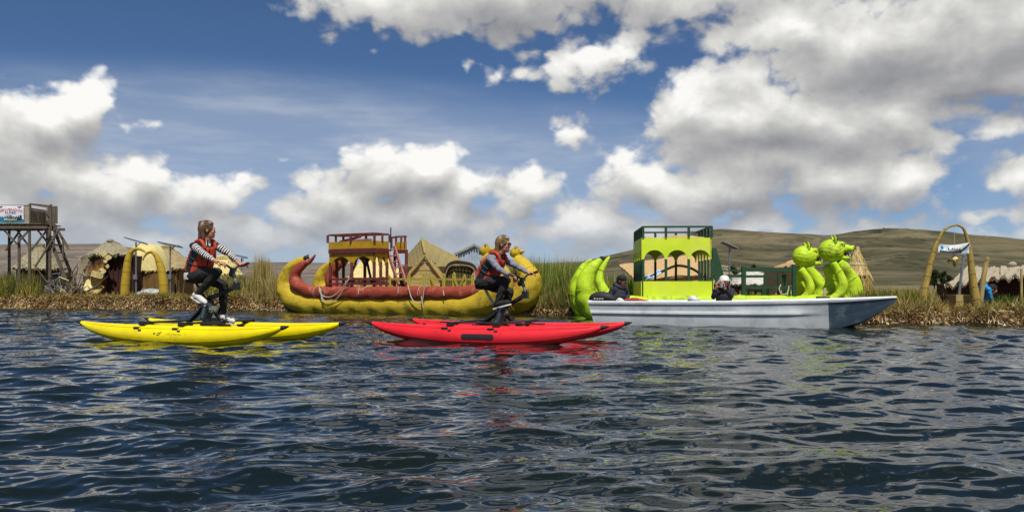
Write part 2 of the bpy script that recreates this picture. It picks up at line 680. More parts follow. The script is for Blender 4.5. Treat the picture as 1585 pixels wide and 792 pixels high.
def make_water():
    """one sheet: fine in front of the camera, coarse further off and behind"""
    rows = [1.2]
    while rows[-1] < 45:
        rows.append(rows[-1] * 1.0048 + .0012)
    rows = np.array(rows)
    nfine = len(rows)
    far = np.array([50, 60, 80, 120, 200, 500, 1500, 5000, 14000.])
    rows = np.concatenate([[-14000, -2000, -300, -60, -20, -8, -3, -1, 0, .6], rows, far])
    nu = 760
    u = np.linspace(-1, 1, nu)
    half = np.where(rows < 1.2, 3.0 + np.abs(rows) * .9, 1.9 + rows * .78)
    X = u[None, :] * half[:, None]
    Y = np.repeat(rows[:, None], nu, 1)
    sp = np.maximum(np.gradient(rows)[:, None], np.abs(half)[:, None] * 2 / nu)
    fade0 = ((rows > 1.3) & (rows < 45.1)).astype(float)[:, None]
    Zh = np.zeros_like(X)
    DX = np.zeros_like(X)
    DY = np.zeros_like(X)
    rg = np.random.default_rng(21)
    n = 120
    lam = np.exp(rg.uniform(math.log(.08), math.log(1.4), n))
    for i in range(n):
        l = lam[i]
        th = rg.normal(-1.35, .48)                     # waves run towards the camera, a little aslant
        k = 2 * math.pi / l
        amp = .0021 * (l / .5) ** .86 * rg.uniform(.5, 1.4)
        kx, ky = k * math.cos(th), k * math.sin(th)
        ph = kx * X + ky * Y + rg.uniform(0, 6.28)
        # gusts: each train has its own patches
        gm = .75 + .45 * np.sin(X * rg.uniform(.1, .7) + Y * rg.uniform(-.4, .4) + rg.uniform(0, 6.28))
        fd = np.clip((l / sp - 2.2) / 2.5, 0, 1) * fade0 * gm
        c, s_ = np.cos(ph), np.sin(ph)
        Zh += amp * c * fd
        q = .95
        DX -= q * amp * kx / k * s_ * fd
        DY -= q * amp * ky / k * s_ * fd
    X2, Y2 = X + DX, Y + DY
    co = np.stack([X2, Y2, Zh], -1).reshape(-1, 3).astype(np.float32)
    R_, C_ = X.shape
    i = np.arange(R_ - 1)[:, None] * C_ + np.arange(C_ - 1)[None]
    q = np.stack([i, i + 1, i + C_ + 1, i + C_], -1).reshape(-1, 4).astype(np.int32)
    me = bpy.data.meshes.new('lake_water')
    me.vertices.add(len(co))
    me.vertices.foreach_set('co', co.ravel())
    me.loops.add(q.size)
    me.loops.foreach_set('vertex_index', q.ravel())
    me.polygons.add(len(q))
    me.polygons.foreach_set('loop_start', np.arange(0, q.size, 4, dtype=np.int32))
    me.update(calc_edges=True)
    me.polygons.foreach_set('use_smooth', [True] * len(q))
    m = bpy.data.materials.new('lake_water')
    m.use_nodes = True
    g = NT(m.node_tree)
    bs = m.node_tree.nodes['Principled BSDF']
    obp = g.n('ShaderNodeTexCoord').outputs['Object']
    deep = g.ramp(g.noise(obp, .25, 3), .35, .65)
    g.put(bs.inputs['Base Color'], g.mix(deep, (.0048, .0092, .0092), (.0062, .0110, .0085)))
    bs.inputs['Roughness'].default_value = .02
    bs.inputs['IOR'].default_value = 1.333
    st = g.v('MULTIPLY', obp, (.8, 1.25, 1))
    h1 = g.noise(st, 7, 1.5, .45, .4)
    h2 = g.noise(g.v('MULTIPLY', obp, (.55, 1., 1)), 2.4, 2, .45, .6)
    hh = g.m('MULTIPLY_ADD', h2, 2.6, h1)
    bp = g.n('ShaderNodeBump')
    bp.inputs['Strength'].default_value = .28
    bp.inputs['Distance'].default_value = .022
    g.put(bp.inputs['Height'], hh)
    g.put(bs.inputs['Normal'], bp.outputs[0])
    me.materials.append(m)
    put('lake_water', me, None, 'structure')


make_water()


def grid_mesh(name, X, Y, Zz, m, kind='structure', tc=None):
    co = np.stack([X, Y, Zz], -1).reshape(-1, 3)
    R_, C_ = X.shape
    fs = [(r * C_ + c, r * C_ + c + 1, (r + 1) * C_ + c + 1, (r + 1) * C_ + c) for r in range(R_ - 1) for c in range(C_ - 1)]
    b = MB()
    b.add(co.tolist(), fs)
    return put(name, b.mesh(name, m, 60), None, kind)


# --- the floating reed island ---
M_ground = mat('matted_reed_ground', srgb('6e5230'), .95, srgb('33261a'), 7, bump=.8, dirt=(srgb('6b5a24'), .7, 1.3), dist=.05)
xs = np.concatenate([np.linspace(-60, -20, 60), np.arange(-19.8, 13, .1), np.linspace(13.2, 34, 40)])
vs_ = np.array([-.5, -.12, 0, .03, .07, .12, .2, .3, .5, .8, 1.2, 1.7, 2.4, 3.2, 4.2, 5.5, 7, 10, 15, 30, 60, LAST_V])
GX = np.repeat(xs[None], len(vs_), 0)
GV = np.repeat(vs_[:, None], len(xs), 1)
grid_mesh('island_ground', GX, shore(GX) + GV, ground_z(GX, GV) - .0, M_ground)

# --- hills ---


def fbm(x, y, sc, oct_=5, seed=0):
    out = np.zeros_like(x)
    rg = np.random.default_rng(seed)
    a, f = 1., 1.
    for o in range(oct_):
        for k in range(5):
            th = rg.uniform(0, math.pi)
            out += a / 3 * np.sin(f * sc * (x * math.cos(th) + y * math.sin(th)) + rg.uniform(0, 6.28) + 1.6 * np.sin(f * sc * .6 * (y * math.cos(th) - x * math.sin(th)) + k))
        a *= .5
        f *= 2.03
    return out


def hill_mat(name, c1, c2, c3, dark):
    m = bpy.data.materials.new(name)
    m.use_nodes = True
    g = NT(m.node_tree)
    bs = m.node_tree.nodes['Principled BSDF']
    o = g.n('ShaderNodeTexCoord').outputs['Object']
    a = g.noise(g.v('MULTIPLY', o, (1, 1, 3.0)), .0045, 8, .62, .6)
    b = g.noise(g.v('MULTIPLY', o, (.8, .8, 3.)), .011, 9, .7, .8)
    c = g.noise(o, .05, 5, .7)
    col = g.mix(g.ramp(a, .42, .58), c1, c2)
    col = g.mix(g.ramp(b, .46, .66, 0, .7), col, c3)
    col = g.mix(g.ramp(g.noise(g.v('MULTIPLY', o, (1, 1, 2.2)), .014, 7, .72, .5), .55, .66, 0, .8), col, dark)
    # small dark shrubs scattered on the slope
    v = g.voro(o, .045, 0.0)
    col = g.mix(g.m('MULTIPLY', g.ramp(v, .26, .14, 0, 1), g.ramp(a, .42, .55)), col, dark)
    col = g.mix(g.ramp(c, .35, .7, 0, .35), col, tuple(x * .55 for x in c2))
    g.put(bs.inputs['Base Color'], col)
    bs.inputs['Roughness'].default_value = .95
    bs.inputs['Specular IOR Level'].default_value = .1
    bp = g.n('ShaderNodeBump')
    bp.inputs['Strength'].default_value = .9
    bp.inputs['Distance'].default_value = 9
    g.put(bp.inputs['Height'], b)
    g.put(bs.inputs['Normal'], bp.outputs[0])
    return m


def hills(name, sky_px, D0, D1, D2, m, rough=.05, seed=1, nu=420, nv=90, px0=None, px1=None):
    """terrain whose crest, at D1, follows a skyline; it falls away behind"""
    px = np.linspace(px0, px1, nu)
    yy = np.interp(px, [p[0] for p in sky_px], [p[1] for p in sky_px])
    kern = np.ones(9) / 9
    yy = np.convolve(np.pad(yy, 4, mode='edge'), kern, 'valid')
    top = H + (HY - yy) / F * D1
    t = np.concatenate([np.linspace(0, 1, nv), np.linspace(1.06, 1.9, 8)])
    D = np.where(t <= 1, D0 + (D1 - D0) * t, D1 + (D2 - D1) * (t - 1) / .9)
    u = (px - CX) / F
    X = u[None] * D[:, None]
    Y = np.repeat(D[:, None], nu, 1)
    tt = np.repeat(t[:, None], nu, 1)
    s = np.where(tt <= 1, np.clip(tt, 0, 1) ** 1.25 * (1.25 - .25 * tt), 1 - .35 * (tt - 1))
    n1 = fbm(X, Y, 7.0 / D1 * 1.2, 6, seed)
    n2 = np.abs(fbm(X, Y * .5, 14.0 / D1, 4, seed + 3))
    env = np.clip(tt * 4, 0, 1) * np.clip((1.02 - tt) * 3.0, 0.06, 1)
    Zz = top[None] * s * (1 + env * (rough * n1 - rough * .9 * n2)) + top[None] * .012 * n1 * np.clip(tt, 0, 1)
    Zz = np.where(tt == 0, -2, Zz)
    return grid_mesh(name, X, Y, Zz, m)


M_hill = hill_mat('dry_hillside', srgb('696149'), srgb('454431'), srgb('7b725b'), srgb('26271a'))
hills('hills', [(820, 412), (900, 404), (950, 392), (1000, 380), (1060, 362), (1112, 353), (1160, 357), (1240, 363), (1290, 366), (1335, 360), (1382, 355), (1430, 357), (1500, 365), (1585, 372), (1700, 384), (1800, 395)],
      420, 1500, 2600, M_hill, .16, 4, px0=800, px1=1800)
M_hill2 = hill_mat('far_hillside', srgb('7d7265'), srgb('625b55'), srgb('8a8074'), srgb('4a4642'))
hills('far_hills', [(-300, 385), (-60, 380), (20, 377), (160, 377), (210, 384), (300, 400), (330, 406), (440, 406), (600, 409), (700, 411), (800, 408), (900, 404), (1000, 406)],
      1900, 4200, 6500, M_hill2, .06, 9, px0=-300, px1=1000)
# a strip of fields between the marsh and the slopes
M_field = mat('fields', srgb('7d7047'), .95, srgb('4f4a2c'), .06, bump=0, stretch=(1, 3, 1))
fx = np.linspace(-900, 1500, 60)
fy = np.array([135, 180, 260, 380, 600, 1000.])
FX = np.repeat(fx[None], 6, 0) * np.repeat(fy[:, None] / 600, 60, 1)
grid_mesh('fields', FX, np.repeat(fy[:, None], 60, 1), np.full(FX.shape, .25) + np.array([-.6, .1, .3, .5, .8, 1.])[:, None], M_field)

# --- straw and reeds ---
S_PALE = [srgb('2e1f12'), srgb('5c4024'), srgb('8a5f33'), srgb('a98a52'), srgb('d0bb88'), srgb('e6d9b4')]
S_TOP = [srgb('574524'), srgb('8a6e3a'), srgb('a58a4c'), srgb('70662c'), srgb('bda468')]
S_GREEN = [srgb('3c4a18'), srgb('5a6622'), srgb('7c7c30'), srgb('958a3e'), srgb('b5a25c')]
S_TOTORA = [srgb('3a5a1c'), srgb('527028'), srgb('728a34'), srgb('9c9c48'), srgb('c4b070')]
S_DRY = [srgb('7d6c3c'), srgb('9a8850'), srgb('b8a468'), srgb('8a8040'), srgb('ccb983')]
S_BUSH = [srgb('26350f'), srgb('3a4d17'), srgb('50621f'), srgb('6b7328'), srgb('94883e')]
B_edge = blade_mat('cut_reed_ends', S_PALE, .85, .1)
B_top = blade_mat('trodden_straw', S_TOP, .85, .1)
B_green = blade_mat('marsh_grass', S_GREEN, .7, .3)
B_totora = blade_mat('totora_reed', S_TOTORA, .65, .3)
B_dry = blade_mat('dry_reed', S_DRY, .8, .25)
B_bush = blade_mat('leafy_green', S_BUSH, .7, .3)

N = 42000
X = nrg.uniform(-21, 12.5, N)
v = nrg.uniform(-.03, .24, N)
pos = np.stack([X, shore(X) + v, np.maximum(ground_z(X, v) + nrg.uniform(-.02, .05, N), .02)], -1)
dirs = np.stack([nrg.normal(0, .42, N), -np.abs(nrg.normal(.7, .4, N)), nrg.normal(-.45, .5, N)], -1)
clump = .5 + .5 * np.sin(X * 1.7 + 1.3 * np.sin(X * 4.1)) * np.sin(X * 2.9 + 2)
sh = np.clip(nrg.beta(.6, .95, N) * .9 + clump * .42 - .18 + .14 * (v < .06), 0, 1)
blades('reed_straw', pos, dirs, nrg.uniform(.07, .24, N) * np.interp(X, [-10, 6], [.65, 1.1]), nrg.uniform(.004, .012, N), nrg.uniform(.06, .22, N), B_edge, sh)

N = 30000
X = nrg.uniform(-21, 12.5, N)
v = .15 + nrg.exponential(1.3, N)
pos = np.stack([X, shore(X) + v, ground_z(X, v)], -1)
dirs = np.stack([nrg.normal(0, 1, N), nrg.normal(-.2, .8, N), np.abs(nrg.normal(.25, .3, N))], -1)
blades('reed_litter', pos, dirs, nrg.uniform(.08, .30, N), nrg.uniform(.006, .013, N), nrg.uniform(.02, .10, N), B_top)


def meadow(name, px0, px1, v0, v1, h0, h1, N, m, lean=.22, w=(.006, .012), tuft=.35, seed=0, cut=None):
    """upright blades over a stretch of bank: px range seen at the shore, v0-v1 behind the edge"""
    rg = np.random.default_rng(seed + 77)
    nt = max(1, N // 26)
    p = rg.uniform(px0, px1, nt)
    v = rg.uniform(v0, v1, nt)
    u = (p - CX) / F
    D = np.full(nt, 22.)
    for _ in range(12):
        D = np.interp(u * D, SHX, SHD) + v
    hx = rg.uniform(h0, h1, nt)
    i = rg.integers(0, nt, N)
    X = u[i] * D[i] + rg.normal(0, tuft * .3, N)
    Y = np.maximum(D[i] + rg.normal(0, tuft * .3, N), shore(X) + .05)
    vv = Y - shore(X)
    pos = np.stack([X, Y, ground_z(X, vv) - .02], -1)
    dirs = np.stack([rg.normal(0, lean, N), rg.normal(0, lean, N), np.ones(N)], -1)
    L = hx[i] * rg.uniform(.45, 1.1, N)
    shade = np.clip(rg.normal(.5, .24, N) + rg.normal(0, .16, nt)[i], 0, 1)
    return blades(name, pos, dirs, L, rg.uniform(*w, N), L * rg.uniform(.02, .28, N), m, shade)


meadow('marsh_grass', -30, 52, .4, 3.6, .5, 1.1, 6500, B_green, .16, (.008, .016), .5, 1)
meadow('bank_sprigs', -20, 1600, .02, .25, .08, .24, 2600, B_bush, .5, (.005, .010), .25, 51)
meadow('long_straw', 1330, 1640, .05, .4, .2, .42, 1800, B_dry, .9, (.005, .010), .3, 52)
meadow('marsh_grass', 60, 300, .35, 1.4, .06, .24, 3400, B_green, .35, (.007, .014), .3, 2)
meadow('marsh_grass', 318, 424, .5, 3.4, .35, .95, 6500, B_green, .24, (.008, .016), .45, 3)
meadow('marsh_grass', 380, 432, .3, 1.2, .5, 1.0, 2600, B_dry, .2, (.007, .013), .4, 33)
meadow('tall_reeds', 795, 905, .15, 3.0, .85, 1.42, 17000, B_totora, .10, (.007, .014), .4, 4)
meadow('tall_reeds', 800, 912, .02, .7, .35, .85, 3800, B_dry, .16, (.006, .012), .4, 5)
meadow('tall_reeds', 888, 1000, .6, 3.4, .5, .98, 7000, B_totora, .14, (.007, .014), .4, 6)
meadow('marsh_grass', 430, 800, 1.5, 4.5, .3, .7, 5200, B_green, .2, (.008, .016), .4, 7)
meadow('marsh_grass', 1325, 1424, .45, 2.6, .25, .58, 5500, B_green, .3, (.006, .012), .4, 8)
meadow('marsh_grass', 1335, 1425, .3, 1.1, .12, .40, 2600, B_dry, .5, (.006, .012), .35, 9)
meadow('marsh_grass', 1395, 1466, 2.0, 8.0, .15, .36, 4500, B_dry, .2, (.006, .012), .5, 10)
meadow('marsh_grass', 1545, 1640, .35, 1.5, .16, .42, 4600, B_bush, .45, (.006, .013), .35, 11)
meadow('marsh_grass', 1526, 1640, .35, 1.5, .10, .28, 2600, B_dry, .6, (.006, .012), .35, 12)
meadow('marsh_grass', 1000, 1340, 2.0, 6.0, .15, .40, 5500, B_green, .25, (.007, .013), .4, 13)
meadow('marsh_grass', 1100, 1620, 10.0, 50.0, .2, .45, 9000, B_dry, .3, (.012, .03), 1.2, 14)

# ================================== people ===================================
def person_mat(name, col, rough=.8, bump=.15, scale=25, col2=None):
    return mat(name, col, rough, col2 or tuple(x * .75 for x in col), scale, bump=bump, dist=.006)


M_skin = mat('skin', srgb('c08a6c'), .55, srgb('a86f55'), 30, bump=.05, dist=.003, spec=.4)
M_skin_tan = mat('tanned_skin', srgb('8a5238'), .55, srgb('6f3f2b'), 30, bump=.05, dist=.003, spec=.4)
M_black_cloth = person_mat('black_cloth', (.010, .010, .012), .85, .3)
M_navy_cloth = person_mat('charcoal_cloth', srgb('2c2f3a'), .85, .5, 9)
M_grey_cloth = person_mat('grey_sleeve', srgb('7f8490'), .85, .4, 14)
M_dark_jacket = person_mat('dark_jacket', srgb('24222a'), .7, .5, 9)
M_blue_shirt = person_mat('blue_shirt', srgb('1f86c4'), .8, .4, 12)
M_orange = mat('vest_orange', srgb('cf4526'), .75, srgb('86281a'), 14, bump=.35, dist=.01)
M_strap = person_mat('black_webbing', (.012, .012, .013), .6)
M_white_shoe = person_mat('white_shoe', srgb('d6d2cc'), .6)
M_sole = person_mat('white_sole', srgb('e8e6e2'), .5)
M_hair_br = mat('brown_hair', srgb('3a281a'), .45, srgb('6a4c30'), 60, (1, 9, 1), bump=.3, dist=.004, spec=.6)
M_hair_bl = mat('fair_hair', srgb('46331f'), .45, srgb('8a6c40'), 60, (1, 9, 1), bump=.3, dist=.004, spec=.6)
M_eye_w = mat('eye_white', (.75, .73, .70), .2, bump=0)
M_eye_d = mat('eye_iris', (.02, .013, .01), .15, bump=0)
M_lens = mat('dark_lens', (.008, .008, .010), .1, bump=0)
M_white_hat = person_mat('white_cap', srgb('e6e4e0'), .7)
M_black_hat = person_mat('black_cap', (.012, .012, .014), .85, .4)


def stripe_mat():
    m = bpy.data.materials.new('striped_sleeve')
    m.use_nodes = True
    g = NT(m.node_tree)
    bs = m.node_tree.nodes['Principled BSDF']
    a = g.n('ShaderNodeSeparateXYZ')
    g.put(a.inputs[0], g.n('ShaderNodeAttribute', attribute_name='tc').outputs['Vector'])
    k = g.m('FRACT', g.m('MULTIPLY', a.outputs[0], 1 / .034))
    s = g.ramp(g.m('ABSOLUTE', g.m('SUBTRACT', k, .5)), .20, .25)
    g.put(bs.inputs['Base Color'], g.mix(s, (.62, .60, .58), (.010, .010, .014)))
    bs.inputs['Roughness'].default_value = .85
    return m


M_stripe = stripe_mat()


class Body:
    def __init__(s):
        s.mb = MB()
        s.pr = []                              # (p0, p1, r0, r1, region, offset along limb)

    def limb(s, p0, p1, r0, r1, reg, mid=None, off=0.):
        p0, p1 = V(p0), V(p1)
        if mid:
            s.mb.tube([p0, p0.lerp(p1, .4), p1], [r0, mid, r1], 12, step=.03)
        else:
            s.mb.tube([p0, p1], [r0, r1], 12, step=.05)
        s.mb.ball(p0, r0 * .99, 12, 8)
        s.mb.ball(p1, r1 * .99, 12, 8)
        s.pr.append((p0, p1, r0, r1, reg, off))

    def ball(s, c, r, reg, rot=None):
        s.mb.ball(c, r, 16, 10, rot)
        q = min(r) if not isinstance(r, (int, float)) else r
        s.pr.append((V(c), V(c) + V((0, 0, 1e-3)), q, q, reg, 0.))

    def hand(s, wr, d, pn, curl, size=1., reg='skin'):
        """palm and five fingers; d along the hand, pn the way the palm faces"""
        d = V(d).normalized()
        pn = V(pn)
        pn = (pn - d * pn.dot(d)).normalized()
        lt = d.cross(pn)
        rot = Matrix((d, lt, pn)).transposed()
        k = size
        s.ball(V(wr) + d * .045 * k, (.052 * k, .040 * k, .017 * k), reg, rot)
        for i, (ln, sp) in enumerate(((.070, -.029), (.078, -.010), (.073, .010), (.058, .028))):
            p = V(wr) + d * .082 * k + lt * sp * k
            dd = d + lt * sp * 1.5
            ax = curl * (.85 + .12 * i)
            for j in range(3):
                c_, s_ = math.cos(ax * (j + 1) / 3), math.sin(ax * (j + 1) / 3)
                q = p + (dd * c_ + pn * s_).normalized() * ln * k * (.44, .32, .24)[j]
                s.limb(p, q, .0098 * k - .0006 * j, .0092 * k - .0008 * j, reg)
                p = q
        p = V(wr) + d * .026 * k - lt * .036 * k
        q = p + (d * .55 - lt * .55 + pn * .45).normalized() * .036 * k
        s.limb(p, q, .0125 * k, .011 * k, reg)
        s.limb(q, q + (d * .8 + pn * .65 + lt * .2).normalized() * .030 * k, .011 * k, .009 * k, reg)

    def bake(s, name, parent, mats, voxel=.0075, it=5):
        me = fuse(s.mb, voxel, it)
        co = np.empty(len(me.vertices) * 3, np.float32)
        me.vertices.foreach_get('co', co)
        co = co.reshape(-1, 3)
        A = np.array([p[0] for p in s.pr])
        B = np.array([p[1] for p in s.pr])
        r0 = np.array([p[2] for p in s.pr])
        r1 = np.array([p[3] for p in s.pr])
        off = np.array([p[5] for p in s.pr])
        AB = B - A
        L = np.linalg.norm(AB, axis=1)
        best = np.full(len(co), 1e9)
        idx = np.zeros(len(co), int)
        tb = np.zeros(len(co))
        for i in range(len(A)):
            t = np.clip(((co - A[i]) @ AB[i]) / max(L[i] ** 2, 1e-9), 0, 1)
            dd = np.linalg.norm(co - (A[i] + t[:, None] * AB[i]), axis=1) - (r0[i] + (r1[i] - r0[i]) * t)
            w = dd < best
            best[w], idx[w] = dd[w], i
            tb[w] = (((co - A[i]) @ AB[i]) / max(L[i], 1e-6) + off[i])[w]
        regs = list(mats)
        rid = np.array([regs.index(p[4]) for p in s.pr])
        no = np.empty(len(me.vertices) * 3, np.float32)       # folds in the cloth
        me.vertex_normals.foreach_get('vector', no)
        no = no.reshape(-1, 3)
        wr = np.sin(co[:, 2] * 70 + 2.2 * np.sin(co[:, 0] * 23 + 1) + co[:, 1] * 31) + .7 * np.sin(co[:, 0] * 88 - co[:, 2] * 35 + 2 * np.sin(co[:, 2] * 27))
        cloth = np.array([p[4] in ('sleeve', 'legs', 'top', 'shoulder') for p in s.pr])[idx]
        fold = (co + no * (wr * .0026 * cloth)[:, None]).astype(np.float32)
        me.vertices.foreach_set('co', fold.ravel())
        at_ = me.attributes.new('tc', 'FLOAT_VECTOR', 'POINT')
        tcv = co.copy()
        st = np.array([p[4] in ('sleeve',) for p in s.pr])[idx]
        tcv[st, 0] = tb[st]
        at_.data.foreach_set('vector', tcv.astype(np.float32).ravel())
        for q in regs:
            me.materials.append(mats[q])
        v0 = np.array([p.vertices[0] for p in me.polygons])
        me.polygons.foreach_set('material_index', rid[idx[v0]].astype(np.int32))
        me.transform(MW[parent].inverted())
        me.name = name
        return put(name, me, parent)


def ring(c, lat, fw, a, b, n=16, sq=1.):
    out = []
    for k in range(n):
        th = 2 * math.pi * k / n
        x, y = math.cos(th), math.sin(th)
        x, y = math.copysign(abs(x) ** sq, x), math.copysign(abs(y) ** sq, y)
        out.append(V(c) + lat * (a * x) + fw * (b * y))
    return out


def frame_up(fd, up=Z):
    fd = V(fd).normalized()
    lat = fd.cross(up).normalized()
    return fd, lat, lat.cross(fd)


def build_person(root, J, face, regs, k=1., fat=1., hands=None, headtilt=0., nohead=False, sit=True, shoe=None, hood=None):
    """J: joints as points; regs: materials of the regions"""
    b = Body()
    hipL, hipR = V(J['hip_n']), V(J['hip_f'])
    sL, sR = V(J['sh_n']), V(J['sh_f'])
    pel, chest, neck, head = V(J['pel']), V(J['chest']), V(J['neck']), V(J['head'])
    lat0 = (hipR - hipL).normalized()
    lat1 = (sR - sL).normalized()
    pts = [pel - (chest - pel).normalized() * .05, pel, pel.lerp(chest, .5), chest, chest.lerp(neck, .62), neck]
    wd = [(.125, .10), (.165, .125), (.145, .105), (.160, .118), (.135, .085), (.05, .05)]
    rings = []
    for i, (p, (a, d)) in enumerate(zip(pts, wd)):
        lt = lat0.lerp(lat1, min(1, i / 3)).normalized()
        t_ = (pts[min(i + 1, 5)] - pts[max(i - 1, 0)]).normalized()
        fw = lt.cross(t_).normalized()
        rings.append(ring(p, lt, fw, a * k * fat, d * k * fat))
    b.mb.loft(rings)
    b.pr.append((pel, pel.lerp(chest, .18), .13 * k, .12 * k, 'legs', 0))
    b.pr.append((pel.lerp(chest, .3), chest.lerp(neck, .6), .13 * k, .12 * k, 'top', 0))
    b.limb(neck - (neck - chest).normalized() * .02, head - Z * .03, .052 * k, .050 * k, 'skin')
    for q in 'nf':
        sh, el, wr = V(J['sh_' + q]), V(J['el_' + q]), V(J['wr_' + q])
        b.limb(chest.lerp(neck, .55), sh, .07 * k, .062 * k, 'shoulder')
        L1 = (el - sh).length
        b.limb(sh, el, .056 * k, .044 * k, 'sleeve', mid=.054 * k)
        cuff = el.lerp(wr, J.get('cuff', .86))
        b.limb(el, cuff, .044 * k, .034 * k, 'sleeve', mid=.043 * k, off=L1)
        b.limb(cuff, wr, .030 * k, .027 * k, 'skin')
        hd = (hands or {}).get(q)
        if hd:
            b.hand(wr, hd[0], hd[1], hd[2], 1.05 * k)
        hp, kn, an, to = V(J['hip_' + q]), V(J['kn_' + q]), V(J['an_' + q]), V(J['to_' + q])
        b.limb(hp, kn, .098 * k, .066 * k, 'legs', mid=.092 * k)
        b.limb(kn, an, .064 * k, .042 * k, 'legs', mid=.064 * k)
        fd_ = (to - an).normalized()
        fu_ = fd_.cross(Z).cross(fd_)
        b.limb(an, an + fd_ * .13 * k - fu_ * .028 * k, .034 * k, .022 * k, 'foot')
    # --- head ---
    fd, lt, up = frame_up(face)
    rot = Matrix((fd, lt, up)).transposed()
    h = head
    E = lambda f, l, u: h + (fd * f + lt * l + up * u) * k
    b.ball(E(-.012, 0, .025), (.098 * k, .076 * k, .100 * k), 'skin', rot)
    b.ball(E(.030, 0, -.045), (.060 * k, .058 * k, .068 * k), 'skin', rot)
    b.ball(E(.066, 0, -.092), (.022 * k, .022 * k, .018 * k), 'skin', rot)
    b.limb(E(.082, 0, .022), E(.099, 0, -.020), .008 * k, .0125 * k, 'skin')
    b.ball(E(.082, 0, .036), (.016 * k, .050 * k, .012 * k), 'skin', rot)
    b.ball(E(.084, 0, -.055), (.013 * k, .026 * k, .007 * k), 'lip' if 'lip' in regs else 'skin', rot)
    b.ball(E(.082, 0, -.068), (.013 * k, .023 * k, .007 * k), 'lip' if 'lip' in regs else 'skin', rot)
    for sg in (-1, 1):
        b.ball(E(.055, sg * .038, -.022), (.030 * k, .024 * k, .024 * k), 'skin', rot)
        b.ball(E(-.012, sg * .077, .000), (.020 * k, .009 * k, .032 * k), 'skin', rot)
    body = b.bake('body', root, regs)
    for sg in (-1, 1):
        e = MB()
        e.ball(E(.0765, sg * .031, .012), .0125 * k, 12, 8)
        ey = e.build('eye', M_eye_w, root)
        e = MB()
        e.ball(E(.0835, sg * .031, .012), .0068 * k, 10, 6)
        e.build('iris', M_eye_d, ey)
    # --- shoes ---
    if shoe:
        for q in 'nf':
            an, to = V(J['an_' + q]), V(J['to_' + q])
            d = (to - an).normalized()
            sd = d.cross(Z).normalized()
            u = sd.cross(d)
            fl = (an - u * .055 * k) - d * .05 * k
            m_ = MB()
            m_.tube([fl + u * .03 * k, fl + d * .07 * k + u * .043 * k, fl + d * .15 * k + u * .030 * k, fl + d * .235 * k + u * .022 * k, fl + d * .262 * k + u * .014 * k],
                    [.038 * k, .046 * k, .043 * k, .038 * k, .020 * k], 12, step=.02)
            m_.tube([an + u * .005, an - u * .03 * k + d * .02], [.047 * k, .050 * k], 12)
            sh = m_.build('shoe', shoe[0], root)
            s2 = MB()
            ol = [fl + d * x * k + sd * y * k - u * .006 * k for x, y in ((-.03, -.02), (-.02, -.03), (.06, -.034), (.16, -.040), (.24, -.028), (.272, 0), (.24, .028), (.16, .040), (.06, .034), (-.02, .03), (-.03, .02))]
            s2.slab(ol, .018 * k, nrm=u)
            s2.build('sole', shoe[1], sh)
    return E, (fd, lt, up), lat1, body


def hair(root, E, axes, m, k=1., hang=.12, n=230, face_open=62, bun=True, vol=1.0, seed=1):
    """strands laid over the skull from the crown, falling to the nape"""
    rg = random.Random(seed)
    b = MB()
    fd, lt, up = axes
    b.ball(E(-.022, 0, .030), (.100 * k * vol, .083 * k * vol, .104 * k * vol), 16, 10, Matrix((fd, lt, up)).transposed())
    for i in range(n):
        phi = math.radians(rg.uniform(-180, 180))
        dphi = abs(math.degrees(phi))
        openf = dphi < 112
        end = 34 if dphi < face_open else rg.uniform(8, 20) if dphi < 92 else rg.uniform(-25, -5) if openf else rg.uniform(-40, -15)
        pts, rr = [], []
        steps = 7
        r0 = rg.uniform(1.02, 1.13) * vol
        for j in range(steps):
            el = math.radians(88 + (end - 88) * j / (steps - 1))
            w = phi + rg.uniform(-.06, .06)
            p = E(-.018 + .099 * r0 * math.cos(el) * math.cos(w), .079 * r0 * math.cos(el) * math.sin(w), .026 + .101 * r0 * math.sin(el))
            pts.append(p)
            rr.append(.0075 * k)
        if not openf and hang > 0:
            q = pts[-1]
            for j in range(3):
                q = q - up * hang * k * rg.uniform(.25, .42) + (fd * rg.uniform(-.012, .010) + lt * rg.uniform(-.012, .012)) * k
                pts.append(q)
                rr.append(.0065 * k * (1 - .3 * j))
        rr[-1] = .002
        b.tube(pts, rr, 5)
    if bun:
        for i in range(60):
            a = rg.uniform(0, 6.28)
            c = E(-.075 + rg.uniform(-.012, .012), rg.uniform(-.02, .02), .100)
            pts = [c + (fd * math.cos(a + t) * .040 + up * math.sin(a + t) * .030 + lt * rg.uniform(-.03, .03)) * k for t in (0, .7, 1.4, 2.1)]
            b.tube(pts, [.008, .011, .011, .004], 5)
    return b.build('hair', m, root)


